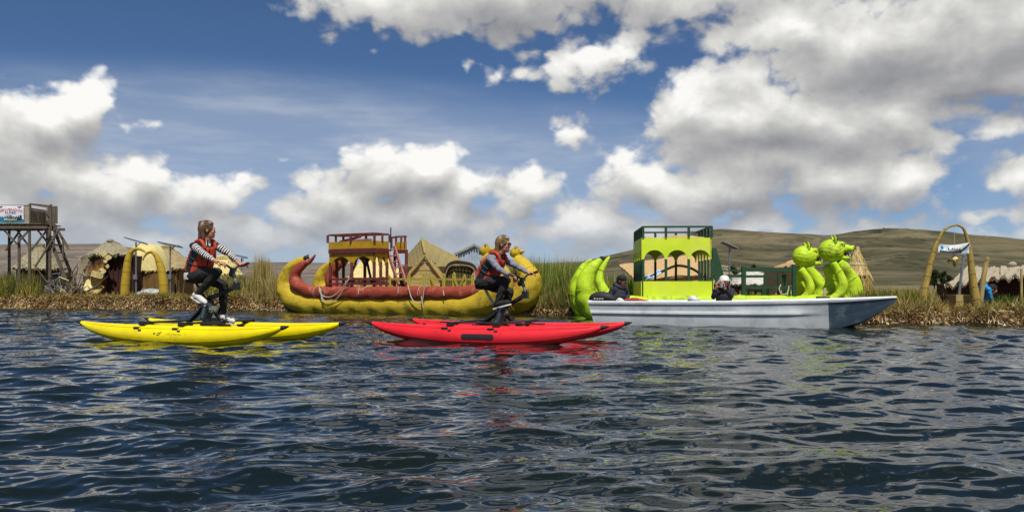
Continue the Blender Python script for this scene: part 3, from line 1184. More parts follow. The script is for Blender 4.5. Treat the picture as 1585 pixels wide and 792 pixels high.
def life_vest(root, J, lat, k=1., seed=3):
    """orange panels front and back over a black shell, with straps"""
    rg = random.Random(seed)
    pel, chest, neck = V(J['pel']), V(J['chest']), V(J['neck'])
    lo = pel.lerp(chest, .22)
    sp = (neck - pel).normalized()
    fw = lat.cross(sp).normalized()
    if fw.dot(V(J['kn_n']) + V(J['kn_f']) - V(J['hip_n']) - V(J['hip_f'])) < 0:
        fw = -fw
    hgt = (neck - lo).length
    c = lambda z, x=0., y=0.: lo + sp * (z * hgt) + lat * (x * k) + fw * (y * k)
    sh = MB()
    rings = []
    for z, a, d in ((0, .165, .135), (.12, .172, .142), (.4, .172, .142), (.62, .172, .142), (.8, .155, .118), (.93, .10, .085)):
        rings.append(ring(c(z), lat, fw, a * k, d * k, 18, .85))
    sh.loft(rings)
    v = sh.build('life_vest', M_strap, root)

    def pad(x0, x1, z0, z1, side, nx=5, nz=6, th=.035, puff=.012):
        """curved padded panel on the front (+1) or back (-1)"""
        vs, fs = [], []
        for lay in (0, 1):
            for j in range(nz + 1):
                for i in range(nx + 1):
                    u, w = i / nx, j / nz
                    x = x0 + (x1 - x0) * u
                    z = z0 + (z1 - z0) * w
                    tap = 1 - .25 * max(0, (z - .6) / .4)
                    y = math.sqrt(max(0, 1 - (x / .195) ** 2)) * .140 * (1 - .30 * max(0, (z - .62) / .38)) + .004
                    e = puff * math.sin(math.pi * u) ** .5 * math.sin(math.pi * w) ** .5 if lay else -th
                    if lay and j in (2, 4):
                        e -= .010
                    vs.append(c(z, x * tap, side * (y + e + .012)))
        n1 = (nx + 1) * (nz + 1)
        q = lambda i, j, l: l * n1 + j * (nx + 1) + i
        for j in range(nz):
            for i in range(nx):
                fs.append((q(i, j, 1), q(i + 1, j, 1), q(i + 1, j + 1, 1), q(i, j + 1, 1)))
        for i in range(nx):
            fs += [(q(i, 0, 1), q(i, 0, 0), q(i + 1, 0, 0), q(i + 1, 0, 1)), (q(i, nz, 1), q(i + 1, nz, 1), q(i + 1, nz, 0), q(i, nz, 0))]
        for j in range(nz):
            fs += [(q(0, j, 1), q(0, j + 1, 1), q(0, j + 1, 0), q(0, j, 0)), (q(nx, j, 1), q(nx, j, 0), q(nx, j + 1, 0), q(nx, j + 1, 1))]
        m_ = MB()
        m_.add(vs, fs)
        return m_.build('vest_panel', M_orange, v, sharp=60)
    for side in (1, -1):
        for sx in (-1, 1):
            pad(.012 * sx, .150 * sx, .56, .90, side)
            pad(.012 * sx, .165 * sx, .02, .26, side)
            if side == 1:
                pad(.012 * sx, .158 * sx, .29, .53, side)
        if side == -1:
            pad(-.15, .15, .28, .54, side)
    for sx in (-1, 1):
        m_ = MB()
        m_.tube([c(.88, .085 * sx, .115), c(1.02, .095 * sx, .055), c(1.05, .098 * sx, -.02), c(.92, .095 * sx, -.105)], .026 * k, 8, step=.03)
        m_.build('shoulder_strap', M_orange, v)
    for z in (.30, .48):
        m_ = MB()
        r0 = ring(c(z), lat, fw, .182 * k, .152 * k, 22, .88)
        m_.tube(r0 + r0[:1], .009, 5, cap=False)
        m_.build('belt', M_strap, v)
    return v


# --- the two riders ---
B1 = Axis(-4.11, 11.53, 25)
B2 = Axis(-.11, 11.49, 22)


def joints(A, rows):
    return {k_: A.px(*p) for k_, p in rows.items()}


r1 = thing('person', 'person pedalling in orange life vest and black and white striped sleeves, bun of hair', 'person', B1.w(-.28, 0, .8), 0, 'riders on the water bikes')
J1 = joints(B1, dict(pel=(304, 428, 0), chest=(313, 391, 0), neck=(320, 375, 0), head=(322, 357, 0),
                     sh_n=(300, 381, -.17), sh_f=(334, 381, .17), el_n=(317, 394, -.235), el_f=(357, 394, .26), wr_n=(337, 406, -.235), wr_f=(370, 408, .25),
                     hip_n=(299, 427, -.085), hip_f=(313, 428, .085), kn_n=(337, 421, -.10), kn_f=(346, 441, .10), an_n=(305, 456, -.12), an_f=(345, 488, .12),
                     to_n=(324, 468, -.13), to_f=(363, 494, .14)))
J1['cuff'] = .62
face1 = V((.955, .30, .02))
E, ax, lat, _ = build_person(r1, J1, face1, {'skin': M_skin, 'top': M_stripe, 'shoulder': M_black_cloth, 'sleeve': M_stripe, 'legs': M_black_cloth, 'foot': M_black_cloth}, .97, 1.02,
                             {'n': (V((.80, -.15, -.12)), V((.1, .3, -1)), 2.1), 'f': (V((.93, -.2, .02)), V((-.1, .3, -1)), 1.5)}, shoe=(M_white_shoe, M_sole))
hair(r1, E, ax, M_hair_br, .97, .10, 300, 68, True, 1.05, 1)
life_vest(r1, J1, lat, .97)
b = MB()
wr = [J1['pel'] + (J1['chest'] - J1['pel']) * .05]
b.loft([ring(J1['pel'] + Z * zz, lat, lat.cross(Z), a, d, 16) for zz, a, d in ((-.03, .172, .150), (.02, .176, .152), (.06, .168, .142))])
b.build('shirt_hem', M_white_shoe, r1)

r2 = thing('person', 'person pedalling in orange life vest, plain grey sleeves and dark sunglasses', 'person', B2.w(-.28, 0, .7), 0, 'riders on the water bikes')
J2 = joints(B2, dict(pel=(748, 438, 0), chest=(761, 408, 0), neck=(773, 394, 0), head=(780, 379, 0),
                     sh_n=(758, 400, -.17), sh_f=(778, 400, .17), el_n=(772, 416, -.22), el_f=(800, 412, .24), wr_n=(787, 425, -.21), wr_f=(816, 421, .25),
                     hip_n=(744, 438, -.085), hip_f=(754, 438, .085), kn_n=(784, 433, -.10), kn_f=(789, 452, .10), an_n=(769, 469, -.12), an_f=(773, 500, .12),
                     to_n=(791, 463, -.13), to_f=(792, 505, .14)))
J2['cuff'] = .88
face2 = V((.93, -.34, -.06))
E, ax, lat, _ = build_person(r2, J2, face2, {'skin': M_skin, 'top': M_black_cloth, 'shoulder': M_grey_cloth, 'sleeve': M_grey_cloth, 'legs': M_black_cloth, 'foot': M_black_cloth}, .93, 1.02,
                             {'n': (V((.80, -.2, -.18)), V((.1, .3, -1)), 1.7), 'f': (V((.9, -.3, -.05)), V((-.1, .3, -1)), 1.7)}, shoe=(M_black_cloth, M_sole))
hair(r2, E, ax, M_hair_bl, .93, .21, 320, 62, False, 1.05, 2)
life_vest(r2, J2, lat, .93)
gl = MB()
for sg in (-1, 1):
    gl.ball(E(.092, sg * .033, .014), (.008, .026, .019), 12, 8, Matrix((ax[0], ax[1], ax[2])).transposed())
    gl.bar(E(.088, sg * .058, .018), E(-.01, sg * .080, .012), .006)
gl.bar(E(.097, -.01, .018), E(.097, .01, .018), .005)
gl.build('sunglasses', M_lens, r2)

# ============================== the water bikes ==============================
M_yfloat = mat('yellow_inflatable', srgb('f2e000'), .32, srgb('e4cb00'), 3, bump=.05, spec=.5, dirt=(srgb('a89a10'), .35, 5))
M_rfloat = mat('red_inflatable', srgb('ee2b35'), .34, srgb('d8222c'), 3, bump=.05, spec=.5, dirt=(srgb('8a1a1c'), .3, 5))
M_bike = mat('black_tube', (.013, .013, .014), .4, (.02, .02, .02), 30, bump=.05)
M_rubber = mat('black_rubber', (.016, .016, .017), .7, bump=.1)
M_alu = mat('brushed_aluminium', srgb('aab0a8'), .35, srgb('7d837c'), 30, bump=.05, metal=.7)
M_alu_d = mat('grey_housing', srgb('6c736c'), .5, srgb('4b514b'), 25, bump=.1, metal=.3)
M_red_grip = mat('dark_red_grip', srgb('4a1512'), .6, bump=.2)
M_patch = mat('dark_label', srgb('2b2426'), .6, bump=.1)


M_seam = {'yellow_inflatable': mat('yellow_seam', srgb('b8a800'), .5, bump=0), 'red_inflatable': mat('red_seam', srgb('a81a22'), .5, bump=0)}


def water_bike(A, mf, L, S, label, flabels, p, mark):
    root = thing('water_bike', label, 'water bike', A.w(0, 0, 0), A.rotz, 'water bikes ridden on the lake')
    rot3 = Matrix((A.fwd(), A.lat(), Z)).transposed()
    for sg, fl in zip((-1, 1), flabels):
        b = MB()
        pts, rr = [], []
        for i in range(25):
            q = -1 + 2 * i / 24
            s = q * L / 2 * .965 + p['fs']
            r = .132 * (1 - abs(q) ** 2.3) ** .8 + .020
            ztop = .232 + .028 * abs(q) ** 4
            pts.append(A.w(s, sg * S / 2, ztop - r))
            rr.append(r)
        b.tube(pts, rr, 22, step=.06)
        f = b.build('float', mf, root)
        if fl:
            f['label'] = fl
        for up in (.8, -.35):
            b = MB()
            b.tube([p_ + A.lat() * (-(r_ + .001) * math.cos(up)) + Z * ((r_ + .001) * math.sin(up)) for p_, r_ in list(zip(pts, rr))[1:-1]], .0032, 4, step=.1)
            b.build('seam', M_seam[mf.name], f)
        b = MB()
        vp, vr = pts[6], rr[6]
        b.tube([vp + Z * (vr - .002), vp + Z * (vr + .014)], .022, 10)
        b.build('valve', M_rubber, f)
        for e in (-1, 1):
            b = MB()
            b.tube([A.w(e * L / 2 * .955 + p['fs'], sg * S / 2, .232), A.w(e * L / 2 * .985 + p['fs'], sg * S / 2, .242), A.w(e * L / 2 * 1.015 + p['fs'], sg * S / 2, .253)], [.030, .022, .006], 10)
            b.build('tip_cap', M_rubber, f)
        for s in (p['sr'], p['sf']):
            b = MB()
            b.box(A.w(s, sg * S / 2, .236), (.10, .16, .022), rot3)
            b.box(A.w(s - .06, sg * (S / 2) - .105, .19), (.09, .03, .03), rot3)
            b.box(A.w(s + .02, sg * (S / 2) - .125, .155), (.05, .016, .04), rot3)
            b.build('clip', M_rubber, f)
        if sg == -1:
            mark(A, f)
    for s in (p['sr'], p['sf']):
        b = MB()
        b.bar(A.w(s, -S / 2 - .08, .258), A.w(s, S / 2 + .08, .258), .085, .026)
        b.build('cross_beam', M_bike, root)
    b = MB()
    b.bar(A.w(p['sr'] - .2, -S / 2 + .06, .264), A.w(p['sf'] + .62, -S / 2 + .06, .262), .05, .018)
    b.build('deck_rail', M_bike, root)
    P = A.px
    hub = P(*p['hub'], 0)
    for foot in ('rear', 'front'):
        b = MB()
        ft = P(*p[foot], .13)
        b.tube([hub + Z * (.02 if foot == 'rear' else .06), hub.lerp(ft, .5), ft], [.036, .034, .032], 10)
        b.box(ft, (.10, .14, .03), rot3)
        b.build('frame_leg', M_bike, root)
    b = MB()
    sb = P(*p['stem_lo'], 0)
    b.tube([hub + Z * .05, hub.lerp(sb, .5) + Z * .01, sb], [.034, .030, .034], 10)
    b.box(sb, (.085, .06, .10), rot3)
    b.ball(sb + Z * .03, (.04, .035, .045), 12, 8)
    b.build('frame_tube', M_bike, root)
    b = MB()
    st = P(*p['stem_hi'], 0)
    b.tube([sb, sb.lerp(st, .55)], [.020, .018], 10)
    b.build('stem_post', M_alu, root)
    b = MB()
    b.tube([sb.lerp(st, .5), st - A.fwd() * .02], [.024, .026], 10)
    b.box(st, (.06, .07, .05), rot3)
    b.ball(sb.lerp(st, .75) - A.fwd() * .05, (.036, .03, .045), 10, 8)
    b.build('stem_clamp', M_bike, root)
    b = MB()
    g1, g2 = P(*p['grip_n'], -.24), P(*p['grip_f'], .25)
    e1, e2 = g1 - A.fwd() * .05 + Z * .03, g2 + A.fwd() * .10 + Z * .035
    bar = [e1, g1, g1.lerp(st, .45) + Z * .02, st, g2.lerp(st, .45) + Z * .02, g2, e2]
    b.tube(bar, .014, 8, step=.03)
    hb = b.build('handlebar', M_bike, root)
    for a_, c_ in ((e1, g1), (g2, e2)):
        b = MB()
        b.tube([a_, a_.lerp(c_, .5), c_], .019, 8)
        b.build('grip', M_red_grip, hb)
    # seat
    seat = P(*p['seat'], 0)
    b = MB()
    b.tube([hub - A.fwd() * .03, seat], [.022, .018], 10)
    b.build('seat_post', M_alu if p['post'] else M_bike, root)
    b = MB()
    f_, l_ = A.fwd(), A.lat()
    b.loft([ring(seat + f_ * x + Z * z, l_, Z, a, c, 12) for x, z, a, c in ((-.13, .02, .03, .02), (-.11, .02, .075, .034), (-.04, .018, .075, .036), (.04, .012, .036, .03), (.13, .008, .02, .02), (.145, .0, .01, .01))])
    b.build('saddle', M_rubber, root)
    # drive unit with cranks
    b = MB()
    dr = P(*p['drive'], 0)
    tl = Matrix.Rotation(rad(22), 3, A.lat()) @ rot3
    b.box(dr - Z * .01, (.105, .12, .27), tl)
    b.box(dr + A.fwd() * .03 + Z * .12, (.06, .13, .06), tl)
    du = b.build('drive_unit', M_alu_d, root)
    b = MB()
    b.box(dr - A.lat() * .064, (.055, .012, .20), tl)
    b.build('cover_plate', M_alu, du)
    b = MB()
    ck = P(*p['crank'], 0)
    b.tube([ck - A.lat() * .05, ck - A.lat() * .035, ck + A.lat() * .035, ck + A.lat() * .05], [.048, .052, .052, .048], 18)
    b.tube([ck - A.lat() * .085, ck + A.lat() * .085], .016, 10)
    b.build('crank_wheel', M_alu, root)
    b = MB()
    b.tube([dr - Z * .10, dr - Z * .3 + A.fwd() * .03, A.w(.0, 0, -.12)], [.06, .055, .04], 10)
    b.ball(dr - Z * .24 - A.fwd() * .02, (.11, .07, .05), 12, 8)
    b.build('drive_leg', M_bike, root)
    for q, t in ((p['ped_n'], -.13), (p['ped_f'], .13)):
        b = MB()
        pd = P(*q, t)
        b.bar(ck + A.lat() * (t * .75), pd - A.lat() * (t * .25), .022, .03)
        cr_ = b.build('crank', M_bike, root)
        b = MB()
        b.box(pd, (.10, .09, .022), rot3)
        b.build('pedal', M_rubber, cr_)
    return root


def mark_yellow(A, f):
    """small dark logo: a dot, a curl and a faint line of letters"""
    b = MB()
    y = lambda s, z: A.w(s, -.585 - math.sqrt(max(.148 ** 2 - (z - .085) ** 2, 0)) - .001, z)
    b.tube([y(-.30, .125), y(-.285, .128)], .012, 8)
    b.build('logo_dot', M_patch, f)
    b = MB()
    b.tube([y(-.25, .12), y(-.235, .105), y(-.21, .105), y(-.195, .125), y(-.215, .138), y(-.235, .13)], .006, 6)
    b.build('logo_curl', M_patch, f)
    b = MB()
    b.tube([y(-.20, .125), y(-.17, .15)], .006, 6)
    b.build('logo_stroke', M_patch, f)
    b = MB()
    for i in range(7):
        b.tube([y(-.08 + i * .04, .115), y(-.06 + i * .04, .125 + .004 * (i % 2))], .0035, 5)
    b.build('lettering', M_patch, f)['kind'] = 'stuff'


def mark_red(A, f):
    b = MB()
    rows = []
    n, mz = 16, 5
    vs, fs = [], []
    for j in range(mz):
        for i in range(n + 1):
            s = -.30 + .46 * i / n
            q = min(i, n - i) / n
            z = .092 + (.036 if q > .04 else .022) * (j / (mz - 1) * 2 - 1)
            vs.append(A.w(s, -.585 - math.sqrt(max(.1535 ** 2 - (z - .082) ** 2, 0)) - .001, z))
    for j in range(mz - 1):
        for i in range(n):
            fs.append((j * (n + 1) + i, j * (n + 1) + i + 1, (j + 1) * (n + 1) + i + 1, (j + 1) * (n + 1) + i))
    b.add(vs, fs)
    b.build('label_patch', M_patch, f)


water_bike(B1, M_yfloat, 3.72, 1.17, 'yellow twin-float water bike ridden by the person in striped sleeves', (None, None),
           dict(hub=(323, 467), rear=(289, 502), front=(347, 503), stem_lo=(366, 443), stem_hi=(361, 417), grip_n=(342, 409), grip_f=(376, 411), seat=(303, 437),
                drive=(321, 481), crank=(330, 479), ped_n=(313, 470), ped_f=(352, 498), sr=-.6, sf=.1, post=False, fs=-.08), mark_yellow)
water_bike(B2, M_rfloat, 3.42, 1.17, 'red twin-float water bike ridden by the person in grey sleeves', (None, None),
           dict(hub=(774, 483), rear=(739, 503), front=(806, 503), stem_lo=(813, 456), stem_hi=(809, 432), grip_n=(793, 427), grip_f=(822, 424), seat=(750, 446),
                drive=(775, 489), crank=(780, 484), ped_n=(776, 477), ped_f=(780, 507), sr=-.5, sf=.16, post=True, fs=-.09), mark_red)

# ================================= the boats =================================
M_yreed = mat('yellow_painted_reed', srgb('cbac1a'), .75, srgb('a8901c'), 5, (1.2, 14, 1), bump=.55, dirt=(srgb('6a6218'), .75, 2.6), dist=.02)
M_rroll = mat('rust_red_roll', srgb('9c4026'), .7, srgb('7a2c1c'), 5, (1.2, 12, 1), bump=.45, dirt=(srgb('c9785a'), .6, 3.4), dist=.015)
M_redwood = mat('dark_red_wood', srgb('6d2420'), .7, srgb('4c1917'), 7, (1, 8, 8), bump=.3, dirt=(srgb('93564a'), .45, 4))
M_pinkwood = mat('faded_pink_wood', srgb('b07a70'), .8, srgb('8d564c'), 7, (1, 8, 8), bump=.3)
M_ypanel = mat('mustard_board', srgb('b9920c'), .65, srgb('a07d0a'), 4, bump=.15, dirt=(srgb('7a6410'), .5, 3))
M_yrail = mat('yellow_green_wood', srgb('a89a34'), .75, srgb('857a26'), 7, (1, 6, 6), bump=.3)
M_greed = mat('lime_painted_reed', srgb('c6e01c'), .62, srgb('9cc00e'), 5, (1.2, 14, 1), bump=.6, dirt=(srgb('6a6f1c'), .6, 2.8), dist=.02)
M_gpanel = mat('lime_board', srgb('dbe43a'), .55, srgb('c0dc14'), 1.6, bump=.05, dirt=(srgb('c9cf5a'), .6, 1.2))
M_gdark = mat('dark_green_wood', srgb('1d4a2c'), .6, srgb('123520'), 7, (1, 7, 7), bump=.2)
M_tie = mat('tie_rope', srgb('c9bfa0'), .85, bump=.3, scale=40)
M_rope = mat('white_rope', srgb('cfc6b4'), .85, srgb('a59b86'), 40, bump=.3)
M_mouth = mat('dark_mouth', srgb('3a1512'), .7, bump=.2)
M_tooth = mat('pale_tooth', srgb('d9d3b4'), .6, bump=.1)
M_eye_b = mat('painted_eye', (.02, .02, .015), .4, bump=0)
M_eye_p = mat('eye_ring', srgb('d9d48a'), .6, bump=0)
M_deck = mat('reed_deck', srgb('9c7f48'), .9, srgb('6d5530'), 6, (1, 10, 1), bump=.6)
M_dkgap = mat('dark_tip', srgb('2a2a20'), .85, bump=.4)


STRAY = {}


def stray_straw(parent, pos, dirs, L, m):
    """loose ends standing off a reed surface"""
    if m.name not in STRAY:
        c = {'yellow_painted_reed': ('8a7410', 'c9b030', 'e0cf60'), 'lime_painted_reed': ('6f8f10', 'a3c41c', 'cfe04a')}.get(m.name, ('8a6a30', 'b09050', 'cdb070'))
        STRAY[m.name] = blade_mat('loose_' + m.name, [srgb(x) for x in c], .8, .15)
    n = len(pos)
    blades('stray_straw', pos, dirs, nrg.uniform(.4, 1.2, n) * L, np.full(n, .0035), np.full(n, .006), STRAY[m.name], None, parent)


def bundle(A, rows, name, m, parent, shift=(0, 0, 0), pinch=(.26, .045), n=24, step=.05, tc=None):
    """a long sewn roll of reeds; rows: photo x, y, sideways place t, radius"""
    pts = []
    rr = []
    for px, py, t, r in rows:
        pts.append(A.px(px, py, t) + A.fwd() * shift[0] + A.lat() * shift[1] + Z * shift[2])
        rr.append(r)
    b = MB()
    b.tube(pts, rr, n, step=step, pinch=pinch)
    Q_ = np.array(b.v)
    ph = nrg.uniform(0, 6, 3)
    k_ = .010 * (np.sin(Q_[:, 0] * 11 + ph[0] + 2 * np.sin(Q_[:, 2] * 7)) + np.sin(Q_[:, 2] * 17 + ph[1]) * .7 + np.sin(Q_[:, 0] * 4.3 + Q_[:, 1] * 5 + ph[2]))
    b.v = [tuple(p) for p in (Q_ + np.stack([k_ * .5, k_ * .8, k_], -1))]
    pv = nrg.choice(len(Q_), 420)
    o = b.build(name, m, parent, sharp=80)
    if name == 'hull':
        stray_straw(o, Q_[pv], np.array(A.fwd()) * nrg.choice([-1, 1], (420, 1)) * .8 + nrg.normal(0, .35, (420, 3)), .07, m)
    # lashings drawn round the roll, joined: too thin to pick apart
    P = catmull(np.array([(*p, r) for p, r in zip(pts, rr)]), .05)
    t = MB()
    seg = np.r_[0, np.cumsum(np.linalg.norm(np.diff(P[:, :3], axis=0), axis=1))]
    for d in np.arange(.3, seg[-1] - .1, pinch[0] * 2):
        i = int(np.searchsorted(seg, d))
        c, T = V(P[i, :3]), (V(P[min(i + 1, len(P) - 1), :3]) - V(P[i - 1, :3])).normalized()
        x = T.cross(A.lat()).normalized()
        y = T.cross(x)
        r = P[i, 3] * (1.0 - pinch[1] * .2) + .004
        loop = [c + (x * math.cos(a) + y * math.sin(a)) * r for a in np.linspace(0, 2 * math.pi, 21)]
        t.tube(loop, .006, 4, cap=False)
    if t.v:
        q = t.build('lashing', M_tie if m is M_rroll else m, o)
        q['kind'] = 'stuff'
    return o


def puma_head(root, c, fd, R, m, name='puma_head', tilt=0., horn=False):
    """round reed head with ears and an open, toothed mouth"""
    fd, lt, up = frame_up(fd)
    q = Matrix.Rotation(tilt, 3, lt)
    fd, up = q @ fd, q @ up
    rot = Matrix((fd, lt, up)).transposed()
    E = lambda f, l, u: V(c) + (fd * f + lt * l + up * u) * R
    b = MB()
    b.ball(E(-.10, 0, 0), (.98 * R, .84 * R, .88 * R), 24, 14, rot)
    b.tube([E(.35, 0, .16), E(.98, 0, .16), E(1.44, 0, .12)], [.58 * R, .44 * R, .27 * R], 16, step=.04, flat=(up, .72))
    b.tube([E(.3, 0, -.44), E(.88, 0, -.56), E(1.26, 0, -.56)], [.40 * R, .29 * R, .17 * R], 14, step=.04, flat=(up, .60))
    b.ball(E(1.42, 0, .27), (.15 * R, .24 * R, .14 * R), 12, 8, rot)
    for sg in (-1, 1):
        b.ball(E(.52, sg * .40, .52), (.34 * R, .20 * R, .16 * R), 12, 8, rot)
    h = fused(name, b, m, root, .014, 5)
    me = h.data
    co = np.empty(len(me.vertices) * 3, np.float32)
    no = np.empty(len(me.vertices) * 3, np.float32)
    me.vertices.foreach_get('co', co)
    me.vertex_normals.foreach_get('vector', no)
    co, no = co.reshape(-1, 3), no.reshape(-1, 3)
    q_ = co / R
    wv = np.sin(q_[:, 0] * 9 + 2 * np.sin(q_[:, 2] * 5)) * .5 + np.sin(q_[:, 2] * 21 + 3 * np.sin(q_[:, 0] * 4 + q_[:, 1] * 3)) * .5 + np.sin(q_[:, 1] * 13 + q_[:, 0] * 7) * .4
    me.vertices.foreach_set('co', (co + no * (wv * .016 * R)[:, None]).ravel())
    pv = nrg.choice(len(co), 150)
    P_ = co[pv] + np.array(MW[root].translation)
    stray_straw(h, P_, no[pv] * .5 + nrg.normal(0, .6, (150, 3)), .03, m)
    for sg in (-1, 1):
        e = MB()
        e.tube([E(.08, sg * .46, .62), E(.08, sg * .55, .90), E(-.02, sg * .60, 1.20)], [.30 * R, .23 * R, .03 * R], 10, step=.03, flat=(fd, .5))
        e.build('ear', m, h)
        e = MB()
        e.tube([E(.20, sg * .52, .74), E(.20, sg * .56, .92), E(.08, sg * .58, 1.10)], [.16 * R, .13 * R, .02 * R], 8, flat=(fd, .5))
        e.build('inner_ear', M_dkgap, h)
        e = MB()
        e.ball(E(.70, sg * .47, .40), (.10 * R, .07 * R, .10 * R), 12, 8, rot)
        y = e.build('eye_ring', M_eye_p, h)
        e = MB()
        e.ball(E(.76, sg * .51, .40), (.055 * R, .05 * R, .06 * R), 10, 6, rot)
        e.build('eye', M_eye_b, h)
    e = MB()
    e.tube([E(.55, 0, -.18), E(1.0, 0, -.22), E(1.20, 0, -.22)], [.36 * R, .28 * R, .16 * R], 12, flat=(up, .45))
    e.build('mouth', M_mouth, h)
    for sg in (-1, 1):
        for f_, u_, dz in ((1.34, -.06, -.18), (1.12, -.10, -.14), (1.20, -.42, .2), (1.0, -.42, .14)):
            e = MB()
            e.tube([E(f_, sg * .20, u_), E(f_ + .02, sg * .20, u_ + dz)], [.055 * R, .012 * R], 6)
            e.build('tooth', M_tooth, h)
    return h


def arch_panel(A, s0, s1, t0, t1, ztop, zspring, zcrown, n, pier, th=.04):
    """board with a row of round-topped openings, along the line (s0,t0)-(s1,t1)"""
    a, b_ = A.w(s0, t0, 0), A.w(s1, t1, 0)
    L = (b_ - a).length
    d = (b_ - a) / L
    pts = [(0, ztop), (L, ztop), (L, zspring)]
    w = L / n
    for k in range(n - 1, -1, -1):
        x0, x1 = k * w + pier, (k + 1) * w - pier
        c, r = (x0 + x1) / 2, (x1 - x0) / 2
        pts.append((x1, zspring))
        for j in range(1, 14):
            q = math.pi * j / 14
            pts.append((c + r * math.cos(q), zspring + (zcrown - zspring) * math.sin(q)))
        pts.append((x0, zspring))
    pts.append((0, zspring))
    seen, out = set(), []
    for p in pts:
        key = (round(p[0], 5), round(p[1], 5))
        if key not in seen:
            seen.add(key)
            out.append(p)
    m_ = MB()
    nrm = d.cross(Z)
    m_.slab([a + d * x + Z * z for x, z in out], th, nrm=nrm)
    return m_, [a + d * (k * w) for k in range(n + 1)]


def post(p, z0, z1, w, name, m, parent):
    b = MB()
    b.bar(V((p.x, p.y, z0)), V((p.x, p.y, z1)), w)
    return b.build(name, m, parent)


def beam(p0, p1, w, h, name, m, parent):
    b = MB()
    b.bar(p0, p1, w, h)
    return b.build(name, m, parent)


# ---- the yellow double-hulled reed boat ----
A1 = Axis(-6.6, 24.4, 31)
yb = thing('reed_boat', 'large yellow reed boat with rust red rolls and a two-storey red and mustard cabin', 'reed boat', A1.w(4, .7, 0), 0, 'tourist reed boats')
HULL_Y = [(476, 400, 0, .06), (460, 409, 0, .17), (447, 424, 0, .24), (444, 442, 0, .29), (453, 459, 0, .33), (482, 471, 0, .34), (540, 473, 0, .33), (620, 474, 0, .33),
          (690, 475, 0, .34), (735, 473, 0, .37), (766, 458, 0, .38), (774, 435, 0, .33), (765, 414, 0, .25), (752, 400, 0, .19)]
ROLL_Y = [(488, 394, -.12, .025), (482, 402, -.12, .055), (469, 410, -.14, .11), (459, 420, -.15, .15), (457, 434, -.16, .18), (467, 446, -.18, .185), (490, 452, -.19, .175),
          (540, 453, -.20, .17), (620, 453, -.20, .17), (690, 454, -.20, .17), (725, 453, -.19, .165), (746, 447, -.16, .14), (758, 438, -.1, .08)]
for sh in ((0, 0, 0), (.0, 1.45, 0)):
    h = bundle(A1, HULL_Y, 'hull', M_yreed, yb, sh, pinch=(.5, .014))
    bundle(A1, ROLL_Y, 'gunwale_roll', M_rroll, yb, sh, pinch=(.9, .02))
    bundle(A1, [(a, b_, t + .58, r) for a, b_, t, r in ROLL_Y], 'gunwale_roll', M_rroll, yb, (sh[0] - .28, sh[1], 0), pinch=(.5, .03))
    c = A1.px(752, 388, 0) + A1.fwd() * sh[0] + A1.lat() * sh[1]
    puma_head(yb, c, V((.93, -.25, .05)), .155, M_yreed)
    b = MB()
    tip = A1.px(474, 399, 0) + A1.lat() * sh[1]
    b.ball(tip, (.09, .09, .07), 12, 8)
    b.build('tail_tip', M_dkgap, yb)
# deck between the hulls
b = MB()
b.box(A1.w(3.7, .72, .58), (5.0, 1.5, .08), Matrix((A1.fwd(), A1.lat(), Z)).transposed())
b.build('deck', M_deck, yb)
# cabin
s0, s1, t0, t1 = 1.66, 3.26, .12, .66
zt, zf0, zb0, zs, zc, zsill, zbot = 2.17, 1.97, 1.77, 1.30, 1.55, .93, .76
RT = lambda s, t, z: A1.w(s, t, z)
front, pf = arch_panel(A1, s0, s1, t0, t0, 1.64, zs, zc, 2, .06)
front.build('arch_board', M_ypanel, yb)
side, ps = arch_panel(A1, s1, s1, t0, t1, 1.64, zs, zc, 2, .05)
side.build('arch_board', M_ypanel, yb)
back, pb = arch_panel(A1, s0, s1, t1, t1, 1.64, zs, zc, 2, .06)
back.build('arch_board', M_ypanel, yb)
lside, pl = arch_panel(A1, s0, s0, t0, t1, 1.64, zs, zc, 2, .05)
lside.build('arch_board', M_ypanel, yb)
for q in pf + ps[1:] + pb[:2] + pl[1:2]:
    post(q, .66, 1.40, .075, 'cabin_post', M_redwood, yb)
for (sa, ta), (sb_, tb_) in (((s0 - .03, t0 - .02), (s1 + .02, t0 - .02)), ((s1 + .03, t0 - .02), (s1 + .03, t1 + .02)), ((s0 - .03, t1 + .02), (s1 + .02, t1 + .02)), ((s0 - .03, t0 - .02), (s0 - .03, t1 + .02))):
    beam(RT(sa, ta, 1.705), RT(sb_, tb_, 1.705), .05, .12, 'floor_beam', M_redwood, yb)
    beam(RT(sa, ta, 1.872), RT(sb_, tb_, 1.872), .035, .20, 'fascia_board', M_ypanel, yb)
    beam(RT(sa, ta, zt), RT(sb_, tb_, zt), .045, .045, 'hand_rail', M_redwood, yb)
for sa in (s0 - .05, (s0 + s1) / 2, s1 + .05):
    post(RT(sa, t0 - .05, 0), 1.95, zt, .06, 'rail_post', M_redwood, yb)
    post(RT(sa, t1 + .05, 0), 1.95, zt, .06, 'rail_post', M_redwood, yb)
for ta in (.4,):
    post(RT(s1 + .05, ta, 0), 1.95, zt, .055, 'rail_post', M_redwood, yb)
    post(RT(s0 - .05, ta, 0), 1.95, zt, .055, 'rail_post', M_redwood, yb)
b = MB()
b.box(RT((s0 + s1) / 2, (t0 + t1) / 2, 1.78), (s1 - s0, t1 - t0, .04), Matrix((A1.fwd(), A1.lat(), Z)).transposed())
b.build('upper_deck', M_redwood, yb)
for z in (zsill, .80):
    beam(RT(s0, t0 - .06, z), RT(s1 + .55, t0 - .06, z), .045, .06, 'sill_rail', M_redwood, yb)
beam(RT(s0 + .1, .55, 2.0), RT(s1 - .3, .3, 2.02), .14, .05, 'loose_plank', M_pinkwood, yb)
